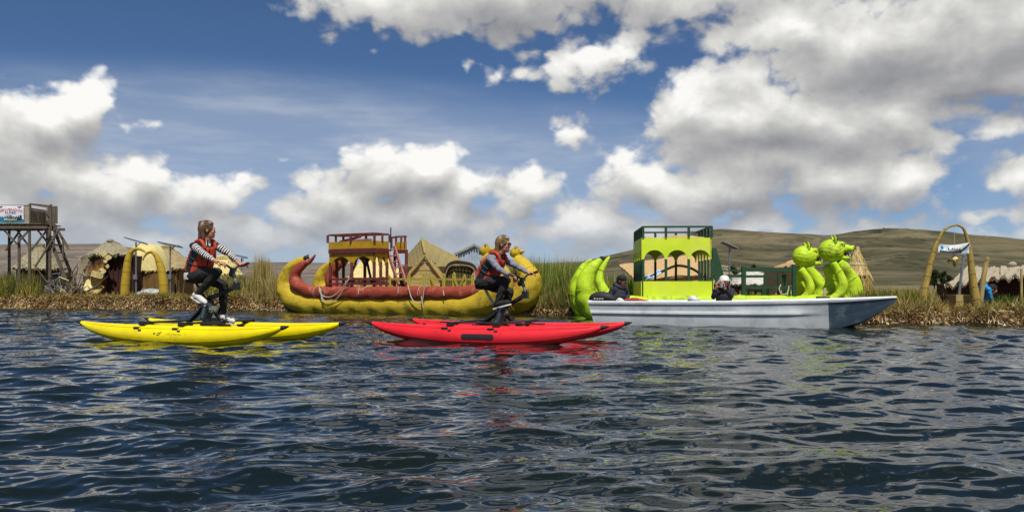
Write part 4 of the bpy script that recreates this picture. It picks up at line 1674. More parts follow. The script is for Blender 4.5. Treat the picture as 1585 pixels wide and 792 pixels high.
beam(RT(s0 + .05, .5, 2.0), RT(s0 + .8, .45, 2.12), .12, .05, 'loose_plank', M_redwood, yb)
post(RT(s1 + .1, .70, 0), 1.7, 2.36, .03, 'flag_pole', M_dkgap, yb)
# raking struts inside the cabin
beam(RT(1.95, .5, .75), RT(2.35, .5, 1.6), .05, .05, 'strut', M_dkgap, yb)
beam(RT(2.65, .5, 1.5), RT(2.9, .45, .8), .05, .05, 'strut', M_dkgap, yb)
# the bench inside
b = MB()
b.box(RT(2.5, .45, .95), (1.1, .25, .05), Matrix((A1.fwd(), A1.lat(), Z)).transposed())
b.build('bench', M_redwood, yb)
# small landing behind, with steps
for q, z1 in (((606, 380), 2.02), ((613, 380), 2.02), ((621, 380), 2.02), ((627, 380), 2.02)):
    p = A1.px(q[0], q[1], 1.0)
    post(p, 1.80, z1 + .1, .055, 'rail_post', M_redwood, yb)
p, q = A1.px(612, 380, 1.0), A1.px(629, 380, 1.0)
beam(V((p.x, p.y, 1.86)), V((q.x, q.y, 1.86)), .04, .22, 'fascia_board', M_ypanel, yb)
beam(V((p.x, p.y, 1.70)), V((q.x, q.y, 1.70)), .09, .10, 'floor_beam', M_redwood, yb)
beam(V((p.x, p.y, 2.12)), V((q.x, q.y, 2.12)), .045, .045, 'hand_rail', M_redwood, yb)
p2 = A1.px(606, 380, 1.0)
beam(V((p2.x, p2.y, 2.10)), V((p.x, p.y, 2.11)), .045, .045, 'hand_rail', M_redwood, yb)
post(q, .6, 1.75, .08, 'cabin_post', M_redwood, yb)
post(A1.px(611, 400, 1.05), .6, 1.7, .07, 'cabin_post', M_redwood, yb)
tp = [(A1.px(598, 382, .85), A1.px(617, 441, .55)), (A1.px(610, 381, .95), A1.px(628, 438, .65))]
for a, b_ in tp:
    beam(a, b_, .045, .11, 'stair_stringer', M_pinkwood, yb)
for k in range(6):
    f = (k + .6) / 6.4
    beam(tp[0][0].lerp(tp[0][1], f), tp[1][0].lerp(tp[1][1], f), .12, .03, 'stair_step', M_pinkwood, yb)
# yellow-green rail along the after deck
zr = []
for i, px in enumerate((603, 633, 656, 667, 687, 703, 719, 732)):
    p = A1.px(px, 440, .35)
    b = MB()
    tz = .98 + .03 * (i % 3)
    b.bar(V((p.x, p.y, .58)), V((p.x, p.y, tz)), .085, .05)
    b.tube([V((p.x, p.y, tz)), V((p.x, p.y, tz + .07))], [.045, .006], 4)
    b.build('rail_post', M_yrail, yb)
    zr.append(p)
for z in (.93, .70):
    beam(V((zr[0].x, zr[0].y + .04, z)), V((zr[-1].x, zr[-1].y + .04, z - .02)), .03, .055, 'hand_rail', M_yrail, yb)
for a, c in ((5, (712, 452)), (3, (678, 452)), (6, (708, 452))):
    q = A1.px(c[0], c[1], .35)
    beam(V((zr[a].x, zr[a].y - .05, .95)), V((q.x, q.y - .05, .58)), .03, .05, 'brace', M_yrail, yb)
b = MB()
b.box(A1.px(723, 447, -.1), (.36, .2, .10), Matrix((A1.fwd(), A1.lat(), Z)).transposed())
b.build('foot_block', M_dkgap, yb)
# ropes slung over the side
for rows in ([(494, 444), (495, 452), (503, 459), (515, 458), (527, 448), (540, 431)], [(496, 446), (499, 462), (508, 467), (518, 465), (529, 452), (541, 430)], [(494, 444), (497, 456), (498, 466)], [(500, 444), (496, 454), (500, 461)],
             [(631, 440), (637, 461), (645, 469), (653, 467), (657, 446), (664, 422)], [(652, 458), (655, 476)], [(556, 443), (555, 455)], [(617, 443), (616, 454)], [(686, 449), (687, 457)]):
    b = MB()
    b.tube([A1.px(x, y, -.42) for x, y in rows], .013, 6, step=.04)
    b.build('rope', M_rope, yb)

# ---- the lime green double-hulled reed boat ----
A2 = Axis(1.62, 18.7, 3)
gb = thing('reed_boat', 'lime green reed boat with puma-headed prows and a green arcaded cabin', 'reed boat', A2.w(3, 1, 0), 0, 'tourist reed boats')
HULL_G = [(932, 400, .1, .045), (926, 405, .1, .085), (914, 418, .1, .15), (907, 434, .1, .20), (907, 452, .1, .225), (914, 472, .1, .25), (932, 484, .1, .28), (985, 486, .1, .30), (1100, 487, .1, .29),
          (1220, 487, .1, .30), (1275, 484, .1, .30), (1307, 478, .1, .26), (1320, 462, .1, .205), (1322, 441, .1, .17), (1313, 424, .1, .145), (1298, 406, .1, .125)]
ROLL_G = [(943, 398, .05, .02), (938, 405, .05, .05), (931, 418, .03, .07), (928, 431, .0, .085), (931, 445, -.03, .11), (944, 459, -.06, .12), (985, 466, -.08, .13), (1100, 466, -.08, .13),
          (1200, 466, -.08, .12), (1262, 466, -.10, .11), (1285, 464, -.12, .10), (1299, 455, -.12, .105), (1305, 440, -.12, .11), (1301, 427, -.10, .095), (1289, 408, -.05, .085)]
BACK_G = [(916, 402, .3, .05), (905, 412, .3, .09), (895, 430, .3, .12), (891, 450, .3, .13), (897, 470, .32, .15), (920, 482, .35, .18), (985, 476, .40, .15), (1100, 466, .42, .13), (1200, 466, .42, .13),
          (1255, 464, .38, .12), (1275, 456, .34, .13), (1287, 442, .32, .155), (1288, 428, .30, .15), (1281, 411, .26, .13)]
for far, sh in enumerate(((0, 0, 0), (-.12, 1.95, -.06))):
    bundle(A2, HULL_G, 'hull', M_greed, gb, sh)
    bundle(A2, ROLL_G, 'gunwale_roll', M_greed, gb, sh, pinch=(.26, .05))
    bundle(A2, BACK_G[6:] if far else BACK_G, 'gunwale_roll', M_greed, gb, sh, pinch=(.26, .05))
    c = A2.px(1289, 388, .1) + A2.fwd() * (sh[0] * .1) + A2.lat() * sh[1] + Z * sh[2]
    puma_head(gb, c, V((.97, -.18 if not far else -.10, .0)), .288 if not far else .30, M_greed)
    b = MB()
    tip = A2.px(932, 400, .1) + A2.fwd() * sh[0] + A2.lat() * sh[1] + Z * sh[2]
    b.ball(tip, (.075, .07, .055), 12, 8)
    b.build('tail_tip', M_dkgap, gb)
    col = A2.px(1295, 408, .1) + A2.fwd() * (sh[0] * .1) + A2.lat() * sh[1] + Z * sh[2]
    b = MB()
    b.tube([col - A2.fwd() * .13 - Z * .02, col - Z * .01, col + A2.fwd() * .09 + Z * .03], [.04, .045, .025], 8)
    b.build('collar', M_dkgap, gb)
rotG = Matrix((A2.fwd(), A2.lat(), Z)).transposed()
b = MB()
b.box(A2.w(3.1, 1.0, .44), (4.6, 2.3, .07), rotG)
b.build('deck', M_deck, gb)
pL, pR = A2.px(995.5, 430, .1), A2.px(1101.5, 430, .1)
sL = (pL - A2.w(0, .1, 0)).dot(A2.fwd())
sR = (pR - A2.w(0, .1, 0)).dot(A2.fwd())
tF, tB = .1, 2.1
W2 = lambda s, t, z: A2.w(s, t, z)
corners = [(sL, tF, sR, tF, 3), (sL, tF, sL, tB, 5), (sR, tF, sR, tB, 5), (sL, tB, sR, tB, 3)]
for k, (sa, ta, sb_, tb_, n) in enumerate(corners):
    m_, pp = arch_panel(A2, sa, ta and sb_ or sb_, ta, tb_, 1.815, 1.32, 1.545, n, .020 if n == 3 else .02, .035)
    m_.build('arch_board', M_gpanel, gb)
    for j, p in enumerate(pp):
        if k > 1 and j in (0, len(pp) - 1) or (k == 1 and j == 0):
            continue
        post(p, .44, 1.34, .052, 'cabin_post', M_gdark, gb)
    lo = (W2(sa, ta, .665), W2(sb_, tb_, .665))
    off = (A2.lat() * (-.03 if k == 0 else .03 if k == 3 else 0)) + A2.fwd() * (-.03 if k == 1 else .03 if k == 2 else 0)
    beam(lo[0] + off, lo[1] + off, .03, .37, 'dado_board', M_gpanel, gb)
    beam(W2(sa, ta, 2.06), W2(sb_, tb_, 2.06), .04, .04, 'hand_rail', M_gdark, gb)
    for j, p in enumerate(pp):
        if k > 1 and j in (0, len(pp) - 1) or (k == 1 and j == 0):
            continue
        post(p, 1.82, 2.06, .05, 'rail_post', M_gdark, gb)
b = MB()
b.box(W2((sL + sR) / 2, (tF + tB) / 2, 1.70), (sR - sL - .08, tB - tF - .08, .05), rotG)
b.build('upper_deck', M_gdark, gb)
# steep stair down the right end of the cabin
for t in (.55, 1.05):
    a, c = A2.px(1103, 385, t), A2.px(1119, 441, t)
    beam(a, c, .04, .16, 'stair_stringer', M_gdark, gb)
for k in range(6):
    f = (k + .6) / 6.4
    a, c = A2.px(1103, 385, .55).lerp(A2.px(1119, 441, .55), f), A2.px(1103, 385, 1.05).lerp(A2.px(1119, 441, 1.05), f)
    beam(a, c, .10, .03, 'stair_step', M_gdark, gb)
b = MB()
a = [A2.px(*q, .5) for q in ((1102, 383), (1109, 388), (1122, 438), (1108, 441), (1103, 420))]
b.slab(a, .03)
b.build('stair_board', M_gdark, gb)
# railed foredeck with benches
G = lambda x, y, t: A2.px(x, y, t)
for x, y0, t in ((1151, 412, .1), (1229, 409, .1), (1151, 424, 1.7), (1213, 424, 1.7), (1184, 424, 1.7), (1112, 424, 1.2)):
    p = G(x, y0, t)
    post(p, .40, p.z, .085 if t < 1 else .06, 'rail_post', M_gdark, gb)
for (x0, y0, x1, y1, t, h) in ((1151, 417, 1229, 417, .1, .09), (1151, 444, 1229, 445, .1, .05), (1100, 427, 1151, 427, 1.2, .07), (1151, 427, 1213, 428, 1.7, .06), (1100, 419, 1151, 419, 1.7, .03)):
    a, c = G(x0, y0, t), G(x1, y1, t)
    z_ = (a.z + c.z) / 2
    beam(V((a.x, a.y, z_)), V((c.x, c.y, z_)), .045, h, 'hand_rail', M_gdark, gb)
a, c = G(1229, 417, .1), G(1213, 424, 1.7)
beam(a, V((c.x, c.y, a.z)), .045, .08, 'hand_rail', M_gdark, gb)
for x0, x1, t in ((1158, 1180, .7), (1188, 1222, .8)):
    a, c = G(x0, 448, t), G(x1, 448, t)
    beam(V((a.x, a.y, .68)), V((c.x, c.y, .68)), .34, .035, 'bench', M_gdark, gb)
    for p in (a, a.lerp(c, .5), c):
        post(p, .42, .68, .045, 'bench_leg', M_gdark, gb)
for x in (1206, 1216):
    post(G(x, 430, 1.3), .42, 1.02, .06, 'rail_post', M_gdark, gb)
b = MB()
b.tube([G(1209, 440, .02), G(1206, 447, .0), G(1210, 455, 0), G(1219, 453, 0), G(1221, 442, .02)], .012, 6, step=.03)
b.build('rope', M_rope, gb)
b = MB()
b.box(G(1274, 463, -.35), (.24, .2, .12), rotG)
b.build('mooring_block', M_dkgap, gb)
b = MB()
b.tube([G(1275, 463, -.35), G(1277, 446, -.35)], .03, 8)
b.build('bollard', M_tie, gb)
# things lying on the boat
M_mat = mat('straw_mat', srgb('c9b27c'), .9, srgb('9a8250'), 8, (1, 12, 1), bump=.5)
b = MB()
for i in range(5):
    y0 = tF + .35 + i * .11
    b.tube([W2(sL + .5, y0, 1.80 + .02 * (i % 2)), W2((sL + sR) / 2 + .2, y0 + .02, 1.815 + .03 * (i % 2)), W2(sR - .1, y0, 1.80)], [.045, .06, .05], 8, step=.05)
tag(b.build('straw_bundle', M_mat), 'long pale straw bundle lying on the top deck of the lime green boat', 'straw bundle')
b = MB()
for i in range(3):
    b.tube([W2(sL + .06, tF + .2 + i * .1, 1.80), W2(sL + .38, tF + .25 + i * .1, 1.80)], [.05, .03], 8, step=.05)
tag(b.build('straw_bundle', M_mat), 'short brown straw bundle at the railed corner of the green top deck', 'straw bundle')
M_bl_tarp = mat('blue_white_cloth', srgb('3f8fc4'), .6, srgb('c9d8e0'), 9, bump=.4, contrast=(.45, .55))
b = MB()
b.sheet(G(1138, 459, 1.2), G(1182, 458, 1.2), G(1184, 465, .9), G(1136, 466, .9), 14, 5, lambda u, v: (.03 * math.sin(9 * u + 3 * v), V((0, 0, .02 * math.sin(14 * u)))), .02)
tag(b.build('cloth', M_bl_tarp), 'blue and white cloth spread on the foredeck of the green boat', 'cloth')

# ---- the aluminium motor boat ----
M_hull = mat('weathered_aluminium', srgb('cdd1d2'), .42, srgb('b6bcbf'), 2.2, (1, 2, 1), bump=.08, metal=.1, dirt=(srgb('979fa3'), .6, 2.2))
M_rim = mat('white_gunwale', srgb('e2e4e4'), .5, srgb('cfd3d4'), 5, bump=.1)
M_inner = mat('boat_inside', srgb('8f989d'), .6, srgb('6f777c'), 4, bump=.1)
A3 = Axis(1.50, 16.55, 28)
mb_t = thing('motor_boat', 'open grey aluminium motor boat carrying two people, seen from its flank', 'boat', A3.w(2.7, .7, 0), 0)
bow = A3.px(1387, 463, .7)
LB = (bow - A3.w(0, .7, 0)).dot(A3.fwd())


def hull_ring(f):
    s = f * LB
    taper = 1 - max(0, (f - .62) / .38) ** 2.1
    bh = .70 * taper + .015
    zs = .43 + .115 * f ** 2.4
    e = max(0, (f - .70) / .30)
    zk = -.16 + (zs + .10) * e ** 2.2
    cz = max(-.05 + (zs - .01) * e ** 2.6, zk)
    cz = min(cz, zs - .03)
    bc = bh * (.94 - .50 * e)
    rake = -.06 * (1 - f) * 0
    fade = min(1, max(0, (.80 - f) / .10))
    pr = [(0, .012), (.04, .016), (.08, .014), (.09, .0), (.14, -.003), (.33, .002), (.37, .016 * fade), (.45, .021 * fade), (.48, .004 * fade), (.52, -.003), (.60, .0), (.80, .002), (1, 0)]
    near = []
    for q, o in pr:
        z = zs + (cz - zs) * q
        near.append((bh + (bc - bh) * q + o * (1 if f < .985 else .4), z))
    tr = -.10 * (1 - min(1, f / .04))          # transom rakes in towards the water
    P = lambda y, z, sg: A3.w(s - tr * 0 + (zs - z) * .28 * max(0, 1 - f / .05), .7 + sg * y, z)
    out = [P(y, z, -1) for y, z in near] + [P(0, zk, 1)] + [P(y, z, 1) for y, z in near[::-1]]
    yi = max(bh - .035, .004)
    zf = max(.10, zk + .05)
    zf = min(zf, zs - .01)
    yf = max(.003, min(yi * .93, bc + (bh - bc) * max(0, (zf - cz)) / max(zs - cz, .01) - .05))
    out += [P(yi, zs, 1), P(yf, zf, 1), P(yf, zf, -1), P(yi, zs, -1)]
    return out


b = MB()
b.loft([hull_ring(f) for f in list(np.linspace(0, .6, 14)) + list(np.linspace(.61, 1, 40))])
nr_ = len(hull_ring(.5))
nst = 14 + 40
fl_ = list(np.linspace(0, .6, 14)) + list(np.linspace(.61, 1, 40))
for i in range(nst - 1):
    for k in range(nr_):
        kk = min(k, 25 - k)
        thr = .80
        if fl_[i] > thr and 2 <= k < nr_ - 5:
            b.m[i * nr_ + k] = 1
M_slate = mat('slate_bow_metal', srgb('4f6272'), .40, srgb('415464'), 2.5, bump=.08, metal=.25, dirt=(srgb('97a3aa'), .45, 3.0))  # darker slate colour for the hull faces near the bow
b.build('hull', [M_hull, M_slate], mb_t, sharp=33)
b = MB()
for sg in (-1, 1):
    rows = []
    for f in np.linspace(0, 1, 30):
        taper = 1 - max(0, (f - .62) / .38) ** 2.1
        rows.append(A3.w(f * LB, .7 + sg * (.70 * taper + .006), .43 + .115 * f ** 2.4 + .004))
    b.tube(rows, .022, 8)
b.tube([A3.w(0.0, .02, .435), A3.w(0, 1.38, .435)], .026, 8)
b.build('gunwale', M_rim, mb_t)
for f in (.12, .42, .68):
    beam(A3.w(f * LB, .06, .30), A3.w(f * LB, 1.34, .30), .25, .03, 'thwart', M_inner, mb_t)
beam(A3.w(.72 * LB, .25, .47), A3.w(.72 * LB, 1.15, .47), .7, .02, 'bow_deck', M_inner, mb_t)

M_bag = mat('black_bag', (.012, .012, .014), .7, (.02, .02, .022), 12, bump=.4)
M_white = mat('white_plastic', srgb('d8d8d4'), .5, bump=.1)
bag = thing('bag', 'black duffel bag with a pale print on the stern of the motor boat', 'bag', A3.w(.45, .2, .43))
b = MB()
C0 = A3.px(931, 461, .28)
b.tube([C0 - A3.fwd() * .24 - Z * .04, C0 - A3.fwd() * .16 + Z * .0, C0 + Z * .035, C0 + A3.fwd() * .18, C0 + A3.fwd() * .27 - Z * .05], [.05, .12, .13, .12, .05], 14, step=.04, flat=(Z, .72))
b.build('bag_body', M_bag, bag)
b = MB()
for i in range(4):
    b.box(C0 - A3.lat() * .136 + A3.fwd() * (-.09 + i * .055) - Z * .012, (.036, .006, .024), Matrix((A3.fwd(), A3.lat(), Z)).transposed())
o = b.build('print', M_white, bag)
o['kind'] = 'stuff'
M_redcloth = mat('red_cloth', srgb('c4513c'), .8, srgb('8f3325'), 12, bump=.4)
b = MB()
c1 = A3.px(984, 465, .25)
b.tube([c1 - A3.fwd() * .22, c1 - A3.fwd() * .06 + Z * .02, c1 + A3.fwd() * .1 + Z * .005, c1 + A3.fwd() * .24 - Z * .01], [.03, .055, .05, .03], 10, step=.03, flat=(Z, .7))
tag(b.build('life_jacket', M_redcloth), 'faded red life jacket lying along the rim of the motor boat', 'life jacket')
for q, nm, lb, r in (((960, 466), 'fender', 'small white fender on the rim beside the person in the black cap', .05), ((1006, 467), 'fender', 'tiny white fender midway along the motor boat, past the red life jacket', .035),
                     ((1074, 465), 'crumpled_sheet', 'crumpled white sheet on the rim beside the person photographing', .07)):
    b = MB()
    c = A3.px(q[0], q[1], .12)
    b.tube([c - A3.fwd() * r * 1.6, c - A3.fwd() * r * .6 + Z * r * .3, c + A3.fwd() * r * .6 + Z * .01, c + A3.fwd() * r * 1.6], [r * .4, r, r * .9, r * .35], 10, step=.02)
    tag(b.build(nm, M_white), lb, 'fender' if nm == 'fender' else 'sheet')

# ---- the two people in the motor boat ----
p3 = thing('person', 'person in dark grey jacket and black cap sitting at the stern, face turned aside', 'person', A3.px(955, 470, .6), 0, 'people in the motor boat')
J3 = joints(A3, dict(pel=(957, 476, .62), chest=(958, 457, .62), neck=(961, 443, .62), head=(963, 436, .60), sh_n=(948, 448, .45), sh_f=(968, 447, .78), el_n=(942, 461, .42), el_f=(972, 459, .72),
                     wr_n=(936, 468, .30), wr_f=(969, 470, .58), hip_n=(954, 477, .54), hip_f=(960, 477, .70), kn_n=(975, 474, .52), kn_f=(980, 474, .72), an_n=(976, 490, .52), an_f=(981, 490, .72),
                     to_n=(988, 492, .52), to_f=(992, 492, .72)))
E, ax, lat, _ = build_person(p3, J3, V((.75, -.65, -.12)), {'skin': M_skin_tan, 'top': M_navy_cloth, 'shoulder': M_navy_cloth, 'sleeve': M_navy_cloth, 'legs': M_black_cloth, 'foot': M_black_cloth}, .98, 1.1,
                             {'n': (V((-.3, -.6, -.4)), V((0, 0, -1)), .6), 'f': (V((.6, -.5, -.3)), V((0, 0, -1)), .8)}, shoe=(M_black_cloth, M_sole))
hair(p3, E, ax, M_black_hat, .98, 0, 60, 75, False, 1.0, 5)
b = MB()
rotH = Matrix(ax).transposed()
b.ball(E(-.015, 0, .070), (.108, .088, .078), 18, 10, rotH)
b.tube([E(-.02, 0, .05), E(-.02, 0, .075)], [.100, .097], 18, flat=(ax[1], .84))
b.loft([ring(E(.10, 0, .055), ax[1], ax[0], .07, .075, 14), ring(E(.10, 0, .064), ax[1], ax[0], .068, .072, 14)])
b.build('cap', M_black_hat, p3)
b = MB()
nk = J3['neck']
b.tube([nk + ax[0] * .07 - Z * .03, nk + ax[1] * .10 - ax[0] * .02, nk - ax[0] * .12 + Z * .02, nk - ax[1] * .10 - ax[0] * .02, nk + ax[0] * .07 - Z * .03], [.035, .05, .065, .05, .035], 10, step=.03)
b.build('hood', M_navy_cloth, p3)

p4 = thing('person', 'person in a white sun cap and dark jacket holding a camera up to the face', 'person', A3.px(1119, 470, .6), 0, 'people in the motor boat')
J4 = joints(A3, dict(pel=(1121, 477, .70), chest=(1120, 459, .68), neck=(1121, 447, .64), head=(1121, 438, .58), sh_n=(1108, 450, .52), sh_f=(1133, 450, .72), el_n=(1104, 460, .28), el_f=(1132, 459, .52),
                     wr_n=(1108, 446, .22), wr_f=(1121, 446, .34), hip_n=(1117, 478, .62), hip_f=(1126, 478, .78), kn_n=(1112, 474, .30), kn_f=(1124, 474, .42), an_n=(1112, 492, .28), an_f=(1124, 491, .40),
                     to_n=(1108, 494, .12), to_f=(1120, 494, .22)))
fc4 = V((-.35, -.93, .02))
E, ax, lat, _ = build_person(p4, J4, fc4, {'skin': M_skin, 'top': M_dark_jacket, 'shoulder': M_dark_jacket, 'sleeve': M_dark_jacket, 'legs': M_black_cloth, 'foot': M_black_cloth}, .98, 1.08,
                             {'n': (V((.1, -.25, .9)), V((.8, .2, 0)), 1.3), 'f': (V((-.1, -.25, .9)), V((-.8, .2, 0)), 1.3)}, shoe=(M_black_cloth, M_sole))
hair(p4, E, ax, M_hair_br, .98, .03, 60, 75, False, 1.0, 6)
b = MB()
rotH = Matrix(ax).transposed()
b.ball(E(-.010, 0, .070), (.112, .095, .085), 18, 10, rotH)
b.loft([ring(E(.02, 0, .045), ax[1], ax[0], .125, .145, 20), ring(E(.02, 0, .056), ax[1], ax[0], .122, .142, 20)])
b.build('sun_cap', M_white_hat, p4)
ca = thing('camera', 'small silver camera held up to the face of the person in the white cap', 'camera', A3.px(1114, 440, .2))
M_silver = mat('silver_case', srgb('c4c6c6'), .35, bump=.05, metal=.4)
b = MB()
cc = (J4['wr_n'] + J4['wr_f']) / 2 + Z * .055 - A3.lat() * .05
cr3 = Matrix((V((.93, -.35, 0)), V((.35, .93, 0)), Z)).transposed()
b.box(cc, (.125, .035, .075), cr3)
b.build('case', M_silver, ca)
b = MB()
dv = V((-.35, -.93, 0))
b.tube([cc + dv * .015, cc + dv * .045], [.027, .024], 14)
b.build('lens', M_lens, ca)

# ============================ things on the island ===========================
M_thatch = mat('grey_thatch', srgb('a39a80'), .9, srgb('6f684f'), 7, (1.3, 16, 1), bump=.8, dist=.03, dirt=(srgb('57503a'), .6, 1.6))
M_thatch_y = mat('straw_thatch', srgb('bfa764'), .9, srgb('8d7741'), 7, (1.3, 16, 1), bump=.8, dist=.03, dirt=(srgb('6f5c34'), .5, 1.6))
M_cream = mat('cream_reed_mat', srgb('d9cd92'), .85, srgb('b5a364'), 6, (1.2, 14, 1), bump=.5)
M_wallreed = mat('brown_reed_wall', srgb('6b4a26'), .9, srgb('3d2814'), 7, (14, 1.3, 1), bump=.8, dist=.03)
M_wallred = mat('dark_maroon_wall', srgb('4a2419'), .9, srgb('2c140e'), 7, (14, 1.3, 1), bump=.6)
M_mudwall = mat('olive_brown_wall', srgb('7a5c2e'), .9, srgb('5a421f'), 6, (10, 1.5, 1), bump=.5)
M_brownreed = mat('brown_gold_reed', srgb('8f6a28'), .9, srgb('5c4018'), 7, (1.3, 14, 1), bump=.8, dist=.03)
M_thatch_t = mat('tan_thatch', srgb('ae9c74'), .9, srgb('84744f'), 7, (1.3, 16, 1), bump=.8, dist=.03)
M_thatch_l = mat('pale_grey_thatch', srgb('b2a891'), .9, srgb('8b816c'), 7, (1.3, 16, 1), bump=.6, dist=.03)
M_thatch_o = mat('olive_straw_thatch', srgb('ab9a64'), .9, srgb('857748'), 7, (1.3, 16, 1), bump=.7, dist=.03)
M_dkshade = mat('dark_brown_shade', srgb('2b1d12'), .95, bump=.3)  # dark brown holding the shade of interiors and one hut's walls
M_oldwood = mat('weathered_wood', srgb('6f6150'), .85, srgb('443a2e'), 7, (1, 9, 9), bump=.5)
M_stick = mat('bare_stick', srgb('8d7f66'), .85, srgb('5e5240'), 9, (1, 6, 6), bump=.5)
M_platewall = mat('grey_ply', srgb('a29a86'), .85, srgb('857c68'), 3, bump=.2, dirt=(srgb('5c5546'), .6, 2.2))
M_plateshade = mat('shaded_ply', srgb('85796a'), .85, srgb('665b4a'), 3, bump=.2)  # same ply for the side boards, their shade put into the colour
M_horn = mat('golden_reed', srgb('b89a1e'), .75, srgb('94781a'), 5, (1.2, 14, 1), bump=.5, dirt=(srgb('7a6420'), .5, 3))
M_horn2 = mat('pale_gold_reed', srgb('ab9244'), .8, srgb('86702e'), 5, (1.2, 14, 1), bump=.5, dirt=(srgb('6b5c2c'), .6, 3))
M_solar = mat('solar_glass', (.012, .018, .035), .15, (.02, .03, .06), 30, bump=0, spec=.7)
M_frame = mat('galvanised', srgb('8d9296'), .45, srgb('6f7478'), 20, bump=.05, metal=.5)
M_tarp = mat('silver_tarp', srgb('b9bcb8'), .45, srgb('858a86'), 6, bump=.8, dist=.05, contrast=(.4, .6))
M_plank = mat('pale_plank', srgb('b09c62'), .8, srgb('94814c'), 5, (1, 9, 1), bump=.3)
M_corr = mat('corrugated_sheet', srgb('b9c3c9'), .45, srgb('8fa0ab'), 4, bump=.1, metal=.2)
M_trim = mat('cream_trim', srgb('d2caa4'), .7, bump=.1)
M_slabtan = mat('tan_reed_slab', srgb('c4a878'), .85, srgb('a3855a'), 5, (1.2, 12, 1), bump=.5)
B_thatch = blade_mat('loose_thatch', [srgb('574c34'), srgb('8d8058'), srgb('b3a57c'), srgb('cdbf94')], .85, .15)
B_cream = blade_mat('loose_cream_reed', [srgb('a08c50'), srgb('cdbb7c'), srgb('e0d3a0')], .85, .15)


def fringe(name, parent, lines, n, L, m, out=(0, -1, 0), down=.8, w=.009):
    """ragged straw ends along edges"""
    pos, dirs = [], []
    for (a, b_) in lines:
        a, b_ = V(a), V(b_)
        for _ in range(n):
            pos.append(a.lerp(b_, rnd.random()) + V((rnd.gauss(0, .015), rnd.gauss(0, .015), rnd.gauss(0, .015))))
            dirs.append((out[0] * .5 + rnd.gauss(0, .3), out[1] * .5 + rnd.gauss(0, .3), -down + rnd.gauss(0, .2)))
    pos, dirs = np.array(pos), np.array(dirs)
    k = len(pos)
    blades(name, pos, dirs, nrg.uniform(.4, 1.1, k) * L, nrg.uniform(.6, 1.3, k) * w, nrg.uniform(0, .03, k), m, None, parent)


def smooth_layer(u, v):
    return (.006 * math.sin(u * 31 + 2 * v) + .004 * math.sin(v * 40), V((0, 0, 0)))


def layered(u, v):
    return (.035 * ((v * 4) % 1) * -1 + .018 * math.sin(u * 31 + 7 * v) + .012 * math.sin(u * 77), V((0, 0, 0)))


def thatch_face(root, a, b_, c, d, m, th=.10, nu=22, nv=12, sag=.0, name='roof_slope', fr=70, frm=None, out=(0, -1, 0), lay=None):
    def fn(u, v):
        e, o = (lay or layered)(u, v)
        rag = .05 * math.sin(u * 40 + 1) * math.sin(u * 17) * (1 if v > .99 else 0)
        return (e - sag * math.sin(math.pi * v), o - Z * max(rag, -.03))
    q = MB()
    q.sheet(a, b_, c, d, nu, nv, fn, th)
    o = q.build(name, m, root, sharp=60)
    if fr:
        fringe('straw_fringe', o, [(d, c)], fr, .16, frm or B_thatch, out)
    return o


def hut_walls(root, c, w, d, h, yaw, m, door=None):
    R3 = Matrix.Rotation(yaw, 3, 'Z')
    for sx, sy, ww in ((0, -1, w), (0, 1, w), (-1, 0, d), (1, 0, d)):
        b = MB()
        ctr = V(c) + R3 @ V((sx * w / 2, sy * d / 2, h / 2))
        if sx == 0:
            b.box(ctr, (ww, .07, h), R3)
        else:
            b.box(ctr, (.07, ww - .14, h), R3)
        wo = b.build('wall', m, root)
        if sy == -1:
            p = MB()
            n = max(3, int(w / .22))
            for i in range(n + 1):
                x = -w / 2 + w * i / n
                q = V(c) + R3 @ V((x, -d / 2 - .045, 0))
                p.tube([q, q + Z * h], .018 + .006 * (i % 2), 6)
            x_ = p.build('wall_cane', m, wo)
            x_['kind'] = 'stuff'


def hip_hut(label, c, w, d, hw, hr, yaw, mroof, mwall, ridge=.35, over=.22, fr=60, frm=None, name='reed_hut', group='reed huts on the island'):
    """four-sided thatched roof over low walls; c at the foot"""
    c = V(c)
    t = thing(name, label, 'hut', c, 0, group)
    R3 = Matrix.Rotation(yaw, 3, 'Z')
    hut_walls(t, c, w, d, hw, yaw, mwall)
    P = lambda x, y, z: c + R3 @ V((x, y, z))
    W_, D_ = w / 2 + over, d / 2 + over
    e = hw - .05
    r = w / 2 * ridge
    A, B = P(-r, 0, hr), P(r, 0, hr)
    q = [P(-W_, -D_, e), P(W_, -D_, e), P(W_, D_, e), P(-W_, D_, e)]
    thatch_face(t, A, B, q[1], q[0], mroof, fr=fr, frm=frm, out=R3 @ V((0, -1, 0)))
    thatch_face(t, B, A, q[3], q[2], mroof, fr=0)
    thatch_face(t, B, B + (q[2] - q[1]) * .01, q[2], q[1], mroof, fr=fr // 2, frm=frm, out=R3 @ V((1, 0, 0)))
    thatch_face(t, A + (q[3] - q[0]) * .01, A, q[0], q[3], mroof, fr=fr // 2, frm=frm, out=R3 @ V((-1, 0, 0)))
    b = MB()
    b.tube([A - (B - A).normalized() * .12 - Z * .03, A.lerp(B, .5) + Z * .0, B + (B - A).normalized() * .12 - Z * .03], [.05, .065, .05], 10, step=.06)
    b.build('ridge_roll', mroof, t)
    return t


def ground_at(px, D, dz=-.03):
    X = (px - CX) / F * D
    return V((X, D, gz(X, D) + dz))


